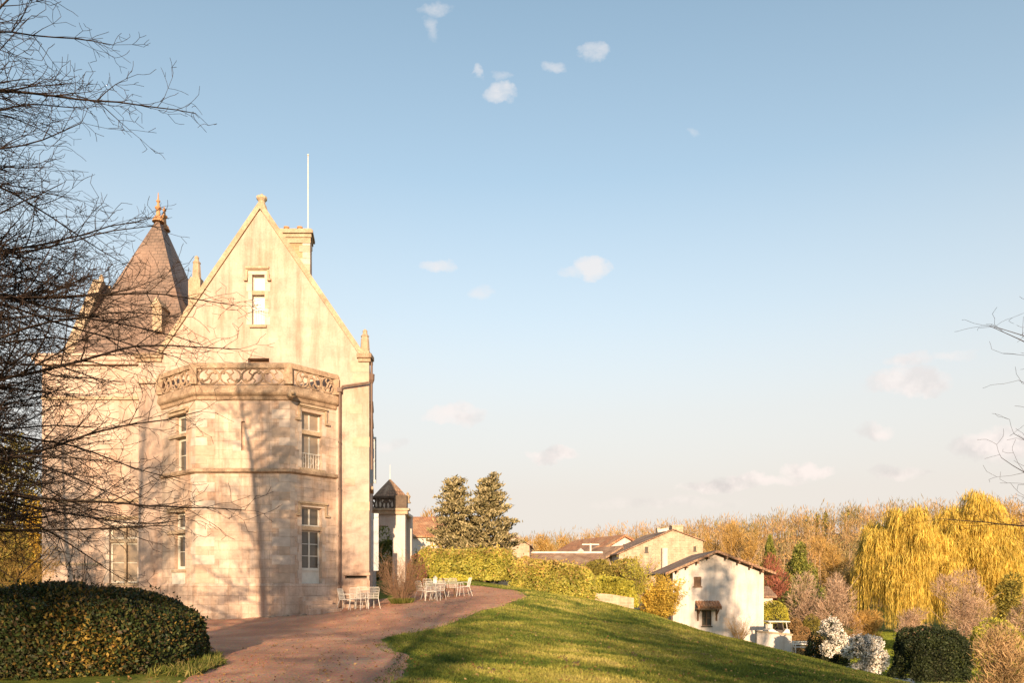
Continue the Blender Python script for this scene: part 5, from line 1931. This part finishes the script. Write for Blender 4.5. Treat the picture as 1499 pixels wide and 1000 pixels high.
def blossom(name, label, px, pt, pb, hw, d, n, seed):
    c = W(px, pb, d); h = Z_(pt, d) - c.z
    g = np.random.default_rng(seed)
    root = thing(name, label, 'shrub', tuple(c))
    segs_mesh('stems', limbs(tuple(c), h, .05, 14, g, (hw * d / F, hw * d / F * .8), .1), BARK, root, 4)
    L = lobes(tuple(c), h, hw * d / F, hw * d / F * .8, 16, g, .05, .36)
    P, dd = crown_points(n, L, g, .8)
    # petals gather in small clusters
    k = g.integers(0, n, n); P = P[k // 9 * 9 % n] + g.normal(0, .07, (n, 3))
    leaves('blossom', P, g.normal(size=(n, 3)) + np.array([0, -.4, .5]), .11, .095, BLOSSOM, root, g=g)
    P, dd = crown_points(n // 3, L, g, .5)
    leaves('foliage', P, g.normal(size=(len(P), 3)), .14, .06, DARKYEW, root, g=g)
    return root


blossom('blossoming_shrub', 'white blossoming shrub above the dark evergreen hedge', 1218, 908, 956, 27, 47, 8500, 61)
blossom('blossoming_shrub', 'larger white blossoming shrub beside the path at the lower right', 1266, 932, 990, 46, 38, 15000, 62)

# ------------------------------------------------------------------ conifers, willow and garden trees
def cedar(name, label, px, pt, d, hw, seed):
    x = X_(px, d); z0 = h1(x, d); h = Z_(pt, d) - z0
    rad = hw * d / F
    g = np.random.default_rng(seed); rnd = random.Random(seed)
    root = thing(name, label, 'tree', (x, d, z0))
    S = [(x, d, z0 - .3, x + .1, d, z0 + h * .5, .22, .14), (x + .1, d, z0 + h * .5, x, d, z0 + h * .98, .14, .03)]
    Ps = []; As = []
    z = z0 + h * .10; k = 0
    while z < z0 + h * .97:
        t = (z - z0) / h
        L = rad * 1.38 * (1.06 - t) ** .72 * rnd.uniform(.65, 1.2) * (1 if t < .8 else .85) + .2
        an = k * 2.4 + rnd.gauss(0, .3)
        dx, dy = math.cos(an), math.sin(an)
        el = .12 + .45 * t
        S.append((x, d, z, x + dx * L, d + dy * L, z + L * el, .05 * (1.1 - t), .015))
        nc = max(4, int(L * 7))
        for c in range(nc):
            s = (c + rnd.random()) / nc
            w = L * .34 * (1 - s * .4)
            n = 26
            o = np.array([x + dx * L * (.18 + .85 * s) + rnd.gauss(0, w) * -dy, d + dy * L * (.18 + .85 * s) + rnd.gauss(0, w) * dx, z + L * el * s + .05 + rnd.gauss(0, .06)])
            Ps.append(o + g.normal(0, 1, (n, 3)) * np.array([.20, .20, .09]))
            As.append(g.normal(0, .5, (n, 3)) + np.array([dx * .7, dy * .7, .65]))
        z += h / 62; k += 1
    segs_mesh('trunk', S, BARK, root, 6)
    P = np.concatenate(Ps); A = np.concatenate(As)
    leaves('crown', P, A, .30 * g.uniform(.6, 1.3, len(P)), .12, CEDAR, root, g=g)
    return root


cedar('blue_cedar', 'left and lower of two pale glaucous cedars behind the hedge', 666, 699, 58, 32, 71)
cedar('blue_cedar', 'right and taller of two pale glaucous cedars behind the hedge', 714, 694, 57, 37, 72)


def willow(name, label, c, h, r, nb, ns, seed, mat=WILLOW, ry=None, lowf=.05):
    g = np.random.default_rng(seed); rnd = random.Random(seed)
    c = np.array(c, float); ry = ry or r
    root = thing(name, label, 'tree', tuple(c))
    S = [(*(c - [0, 0, .4]), *(c + [.2, 0, h * .25]), h * .032, h * .026)]
    fork = c + np.array([.2, 0, h * .25])
    Ps = []; As = []; Ls = []; Wd = []
    for b in range(nb):
        an = b * 2.39996 + rnd.gauss(0, .3)
        f = (b + .5) / nb
        rr = r * (.08 + .92 * f ** .62) * rnd.uniform(.75, 1.1)
        top = h * (1.0 - .40 * max(0, rr / r - .15) ** 1.6) * rnd.uniform(.56, 1.02)
        hr = r * rnd.uniform(.10, .24)
        e = np.array([c[0] + math.cos(an) * rr, c[1] + math.sin(an) * rr * ry / r, c[2] + top - hr * .5])
        m = fork + (e - fork) * .5 + np.array([0, 0, h * .05])
        S.append((*fork, *m, h * .011, h * .007)); S.append((*m, *e, h * .007, h * .003))
        nsb = int(ns / nb * (hr / (r * .175)) ** 1.5)
        full = rnd.uniform(.16, .58)
        for s in range(nsb):
            a2 = rnd.uniform(0, 6.283); q0 = math.sqrt(rnd.random())
            q = e + np.array([math.cos(a2) * q0 * hr, math.sin(a2) * q0 * hr, hr * .62 * math.sqrt(max(0, 1 - q0 * q0)) + rnd.gauss(0, .28)])
            dn = min(q[2] - c[2] - h * lowf, h * full * rnd.uniform(.35, 1.15))
            if dn < .5: continue
            k = max(4, int(dn / .42))
            out = np.array([math.cos(a2), math.sin(a2), 0])
            tt = (np.arange(k) + .5) / k
            sway = rnd.gauss(0, .22); sway2 = rnd.gauss(0, .2)
            bow = np.sin(np.minimum(tt * 2.2, 1.57)) * rnd.uniform(.1, .7) * (.3 + q0)
            wig = .07 * np.sin(tt * 9 + rnd.uniform(0, 6))
            px = q[0] + out[0] * bow + sway * tt + wig; py = q[1] + out[1] * bow + sway2 * tt; pz = q[2] + .2 * np.sin(np.minimum(tt * 6, 3.14)) - dn * tt
            P = np.stack([px, py, pz], -1)
            Ps.append(P); A = np.gradient(P, axis=0) if k > 1 else np.array([[0, 0, -1.0]])
            As.append(A + g.normal(0, .07, A.shape)); Ls.append(np.full(k, dn / k * 1.6)); Wd.append(np.full(k, rnd.uniform(.035, .09)) * (1.1 - .5 * tt))
    segs_mesh('trunk', S, BARK, root, 7)
    leaves('crown', np.concatenate(Ps), np.concatenate(As), np.concatenate(Ls), np.concatenate(Wd), mat, root, g=g)
    return root


willow('weeping_willow', 'huge golden weeping willow with hanging strands, left of the pair', (X_(1322, 84), 84, -4), Z_(738, 84) + 4, 66 * 84 / F, 70, 9500, 81)
willow('weeping_willow', 'taller golden weeping willow, right of the pair', (X_(1418, 88), 88, -4), Z_(724, 88) + 4, 74 * 88 / F, 76, 10500, 82)

# pinkish bare trees and other garden trees in the valley
twiggy_tree('pink_bare_tree', 'pinkish bare tree between the yews and the willow', 'tree', (X_(1222, 66), 66, -4), Z_(836, 66) + 4, 2.9, 2.4, 5200, TWIGPINK, 91, .55, .035)
twiggy_tree('pink_bare_tree', 'low spreading pinkish bare tree beside the brown clipped bushes', 'tree', (X_(1185, 68), 68, -4), Z_(842, 68) + 4, 2.6, 2.2, 3200, TWIGPINK, 92, .55, .035)
twiggy_tree('pink_bare_tree', 'dense pinkish bare tree in front of the willow above the dark hedge', 'tree', (X_(1408, 58), 58, -4), Z_(832, 58) + 4, 3.4, 2.6, 8000, TWIGPINK, 93, .5, .028)
twiggy_tree('pink_bare_tree', 'pinkish bare tree cut by the right edge of the photo', 'tree', (X_(1506, 54), 54, -4), Z_(868, 54) + 4, 1.8, 1.5, 3200, TWIGPINK, 94, .5, .03)
twiggy_tree('pink_bare_shrub', 'low pale bare shrub left of the dark cypress hedge', 'shrub', (X_(1345, 60), 60, -4), Z_(890, 60) + 4, 2.2, 1.5, 3000, TWIGPINK, 95, .5, .03)
twiggy_tree('orange_bare_shrub', 'orange brown bare shrub under the left willow by the lawn', 'shrub', (X_(1265, 66), 66, -4), Z_(893, 66) + 4, 2.6, 1.5, 4200, TWIGORANGE, 96, .5, .035)
leafy_tree('green_garden_shrub', 'dark green leafy shrub under the pinkish bare trees', 'shrub', (X_(1178, 72), 72, -4), Z_(858, 72) + 4, 3.6, 2.2, 7000, YEW, 97, .25, .5)
twiggy_tree('maroon_bush', 'maroon red bush right of the white house roof', 'bush', (X_(1136, 78), 78, -4), Z_(816, 78) + 4, 2.5, 2.2, 5200, m_leaf('red_maple_twigs', ev([(.36, .13, .085), (.44, .18, .12), (.30, .11, .07)]), .2, .8, .1), 98, .5, .06, BARK)
cone_tree('yew_tree', 'small pointed yew left of the broad yew on the slope', (X_(1127, 92), 92, -3.6), Z_(784, 92) + 3.6, 2.1, 6500, YEW, 101, .32, .8)
leafy_tree('yew_tree', 'broad bushy yew right of the pointed yew on the slope', 'tree', (X_(1171, 90), 90, -3.6), Z_(791, 90) + 3.6, 2.5, 2.2, 9000, YEW, 102, .32, .45, BARK, None, 14, .05, .5)
twiggy_tree('beige_bare_shrub', 'pale beige bare shrub in the lower right corner', 'shrub', (X_(1465, 30), 30, h1(X_(1465, 30), 30)), Z_(915, 30) - h1(X_(1465, 30), 30), 1.75, 1.1, 5200,
            m_leaf('beige_twigs', ev([(.46, .30, .15), (.55, .38, .2), (.38, .24, .12)]), .2, .8, .1), 103, .34, .03, PALEBARK, None, 12, .1, .6, .035, 34)
hedge_px('golden_bush', 'golden bush behind the cypress hedge at the right edge', 1440, 1520, 908, 985, 43, 1.2, 7000, .14, LIMELEAF, 2.4, .25, 104, None, 'bush')
leafy_tree('dark_willow_shrub', 'dark olive shrub at the right edge below the willow', 'shrub', (X_(1480, 74), 74, -4), Z_(842, 74) + 4, 2.2, 1.8, 5200, OLIVELEAF, 105, .25, .5)

# fuzzy orange trees behind the village and on the slope
GO = 'orange brown bare trees behind the village'
k = 0
for (px, pt, d, hw, n, lab) in ((800, 781, 118, 34, 3600, 'broad orange bare tree behind the long barn, left one'), (832, 786, 122, 26, 2600, 'orange bare tree behind the long barn, right one'),
                                (768, 783, 125, 22, 2000, 'orange bare tree behind the stone cottage'), (855, 779, 150, 20, 1500, 'greyish bare tree behind the barn chimney'),
                                (1066, 768, 128, 36, 4200, 'large round orange tree right of the barn roof'), (1098, 774, 122, 26, 2600, 'orange tree left of the pointed yew'),
                                (1036, 778, 135, 24, 2200, 'orange tree just behind the barn gable'), (1225, 800, 112, 32, 3000, 'pale orange tree left of the willow'), (1245, 835, 98, 26, 2500, 'orange tree touching the left side of the willow'),
                                (1195, 785, 140, 30, 2400, 'orange tree behind the broad yew'), (625, 752, 100, 30, 2600, 'bare orange tree behind the long white house'), (900, 776, 160, 26, 1500, 'bare tree behind the white gabled house'),
                                (1480, 735, 130, 34, 2600, 'brown bare tree behind the willow at the right edge')):
    x = X_(px, d); z0 = h1(x, d)
    twiggy_tree('orange_tree', lab, 'tree', (x, d, z0), Z_(pt, d) - z0, hw * d / F, hw * d / F * .9, n, TWIGORANGE, 200 + k, 1.0, .07, PALEBARK, GO)
    k += 1
# trees and shrubs at the far left beyond the castle
for (px, pt, d, hw, m, sd, lab) in ((18, 640, 44, 46, OLIVELEAF, 301, 'yellow green leafy tree at the left edge beyond the castle'), (48, 735, 40, 26, GOLDLEAF, 302, 'golden leafed shrub beside the left castle wing'),
                                    (8, 770, 36, 40, OLIVELEAF, 303, 'olive leafed shrub at the left edge above the hedge'), (-30, 600, 48, 50, IVY, 304, 'tall green tree at the far left edge')):
    x = X_(px, d); z0 = h1(x, d)
    leafy_tree('leafy_tree', lab, 'tree', (x, d, z0), Z_(pt, d) - z0, hw * d / F, hw * d / F, 5200, m, sd, .22, .55)
twiggy_tree('brown_bare_bush', 'brown twiggy bush above the laurel hedge at the left edge', 'bush', (X_(20, 22), 22, 0), 3.2, 1.7, 1.2, 2600, TWIGORANGE, 305, .35, .012, BARK)

# ------------------------------------------------------------------ far wooded hillside: one mass of bare trees
g = np.random.default_rng(77)
Ps = []; As = []; Ls = []; Ws = []; T = []
n = 0
tries = 0
while n < 2300 and tries < 40000:
    tries += 1
    d = g.uniform(128, 262); px = g.uniform(540, 1540)
    x = X_(px, d)
    z = h1(x, d) if tries % 1 == 0 else 0
    ridge = d > 205
    h = g.uniform(5.5, 11.5) if ridge else g.uniform(4, 10)
    T.append((x, d, z - .3, x + g.normal(0, .3), d, z + h * .8, .13, .06))
    k = 60 if d < 200 else 26
    soft = d < 200
    w = h * g.uniform(.20, .30)
    dd = unit(g.normal(size=(k, 3))); rr = g.random((k, 1)) ** .4
    P = np.array([x, d, z + h * .62]) + dd * rr * np.array([w, w, h * .40])
    Ps.append(P); As.append(dd * .6 + g.normal(0, .45 if soft else .35, (k, 3)) + np.array([0, 0, .35 if soft else .9])); Ls.append(g.uniform(.5, 1.4, k) if soft else g.uniform(1.0, 2.4, k)); Ws.append(g.uniform(.10, .22, k))
    n += 1
wd = leaves('distant_wood', np.concatenate(Ps), np.concatenate(As), np.concatenate(Ls), np.concatenate(Ws), WOODSM, g=g)
props(wd, kind='stuff')
wt_ = segs_mesh('distant_trunks', T, PALEBARK, None, 3)
props(wt_, kind='stuff')
# dark ivy-clad trees on the ridge
for i, px in enumerate((1182, 1196, 1208, 1240)):
    x = X_(px, 215); z0 = h1(x, 215)
    leafy_tree('ivy_clad_tree', 'narrow ivy covered tree on the wooded ridge', 'tree', (x, 215, z0), 8 + i % 2, 1.4, 1.4, 240, OLIVELEAF, 320 + i, .6, .7, group='ivy covered trees on the ridge')

# wooded slopes: leaf-litter floor a little above the turf sheet
hx = np.arange(-260, 420, 8.0); hy = np.arange(120, 300, 6.0)
hl = sheet('hills', hx, hy, HILLMAT, .12)
props(hl, kind='structure')

# ------------------------------------------------------------------ lawn blades
g = np.random.default_rng(5)
n = 330000
t = g.random(n)
Y = 8.5 + 34 * t ** 1.9
X = (g.random(n) * 1.12 - .56) * 1.42 * Y * .5 + 2.5
keep = (~on_drive(X, Y, -.06 + .0)) & (X > -6.0)
edge = on_drive(X, Y, 0.0) & (~on_drive(X, Y, .35)) & (g.random(n) < .25) & (X > -3.5)
sel = keep | edge
X, Y = X[sel], Y[sel]
Zg = H(X, Y)
L = g.uniform(.035, .085, len(X)) * (1 + Y * .012)
P = np.stack([X, Y, Zg + L * .35], -1)
A = g.normal(size=P.shape) * np.array([.6, .6, .25]) + np.array([0, 0, 1.0])
gl = leaves('grass', P, A, L, .006 + Y * .0006, m_blades(), g=g)
props(gl, kind='stuff')
n = 70000
Y = g.uniform(46, 84, n); X = (Y / F) * g.uniform(470, 780, n)
P = np.stack([X, Y, H(X, Y) + .06], -1)
gl = leaves('meadow_grass', P, g.normal(size=P.shape) * np.array([.5, .5, .2]) + np.array([0, 0, 1.0]), .18, .05, m_leaf('meadow_blades', ev([(.26, .30, .04), (.34, .36, .05), (.22, .27, .035)]), .35, .6, .2), g=g)
props(gl, kind='stuff')
# clods of earth thrown up on the lawn
g = np.random.default_rng(6)
mb = MB()
n = 0
for (cx_, cy_, k) in ((1.2, 14.5, 26), (2.6, 16.5, 22), (4.2, 17.5, 26), (5.2, 22, 16), (.5, 22, 12), (3.2, 26, 12), (6.2, 19, 18), (-.3, 13, 12)):
    for j in range(k):
        t_ = g.normal(0, 1)
        x = cx_ + t_ * .25 + g.normal(0, .12); y = cy_ - t_ * .9 + g.normal(0, .2)
        if on_drive(np.array([x]), np.array([y]))[0]: continue
        s = g.uniform(.02, .06)
        z = h1(x, y)
        a0 = g.random() * 6
        vs = [(x + s * 1.3 * math.cos(a0 + i * 1.05) * g.uniform(.7, 1.3), y + s * 1.3 * math.sin(a0 + i * 1.05) * g.uniform(.7, 1.3), z - .01) for i in range(6)]
        vs += [(x + s * .7 * math.cos(a0 + i * 1.05) * g.uniform(.6, 1.4), y + s * .7 * math.sin(a0 + i * 1.05) * g.uniform(.6, 1.4), z + s * g.uniform(.5, 1.0)) for i in range(6)]
        mb.add(vs, [(i, (i + 1) % 6, 6 + (i + 1) % 6, 6 + i) for i in range(6)] + [tuple(range(6, 12))])
cl = mb.build('earth_clods', SOIL)
props(cl, kind='stuff')
# stones along the foot of the castle wall
mb = MB()
for k in range(30):
    x = -12.6 + 4.6 * k / 29 + g.normal(0, .05); y = 29.75 + g.normal(0, .06) - (.0)
    s = g.uniform(.06, .16); z = h1(x, y)
    mb.lathe((x, y, z - .04), [(s, 0), (s * 1.1, s * .35), (s * .7, s * .7), (.01, s * .8)], 7)
st = mb.build('edging_stones', LICHEN)
props(st, kind='stuff')

# fallen leaves on lawn and drive
g = np.random.default_rng(8)
n = 3800
Y = 9 + 32 * g.random(n) ** 1.6
X = -6.5 + (g.random(n) ** 1.1) * 15
P = np.stack([X, Y, H(X, Y) + .045], -1)
fl = leaves('fallen_leaves', P, g.normal(size=P.shape) * np.array([1, 1, .25]), g.uniform(.03, .075, n), .035, m_leaf('dry_leaves', ev([(.20, .10, .04), (.30, .17, .07), (.14, .075, .035), (.36, .25, .12)]), .1, .8, .1), g=g)
props(fl, kind='stuff')

# rough undergrowth that ties the valley planting together
g = np.random.default_rng(9)
PP = []
for k in range(70):
    d = g.uniform(50, 74); px = g.uniform(1150, 1500)
    if 1285 < px < 1345 and d < 75: continue
    x = X_(px, d); z = h1(x, d); r = g.uniform(.5, 1.3)
    n = 260
    q = unit(g.normal(size=(n, 3))) * (g.random((n, 1)) ** .4) * np.array([r, r, r * g.uniform(.6, 1.1)])
    q[:, 2] = np.abs(q[:, 2])
    PP.append(q + np.array([x, d, z]))
PP = np.concatenate(PP)
ug = leaves('undergrowth', PP, g.normal(size=PP.shape) * .6 + np.array([0, 0, .8]), g.uniform(.2, .5, len(PP)), g.uniform(.03, .09, len(PP)), m_leaf('undergrowth_mix', ev([(.42, .26, .09), (.30, .25, .06), (.50, .34, .16), (.22, .20, .05), (.46, .30, .12)]), .25, .8, .1), g=g)
props(ug, kind='stuff')
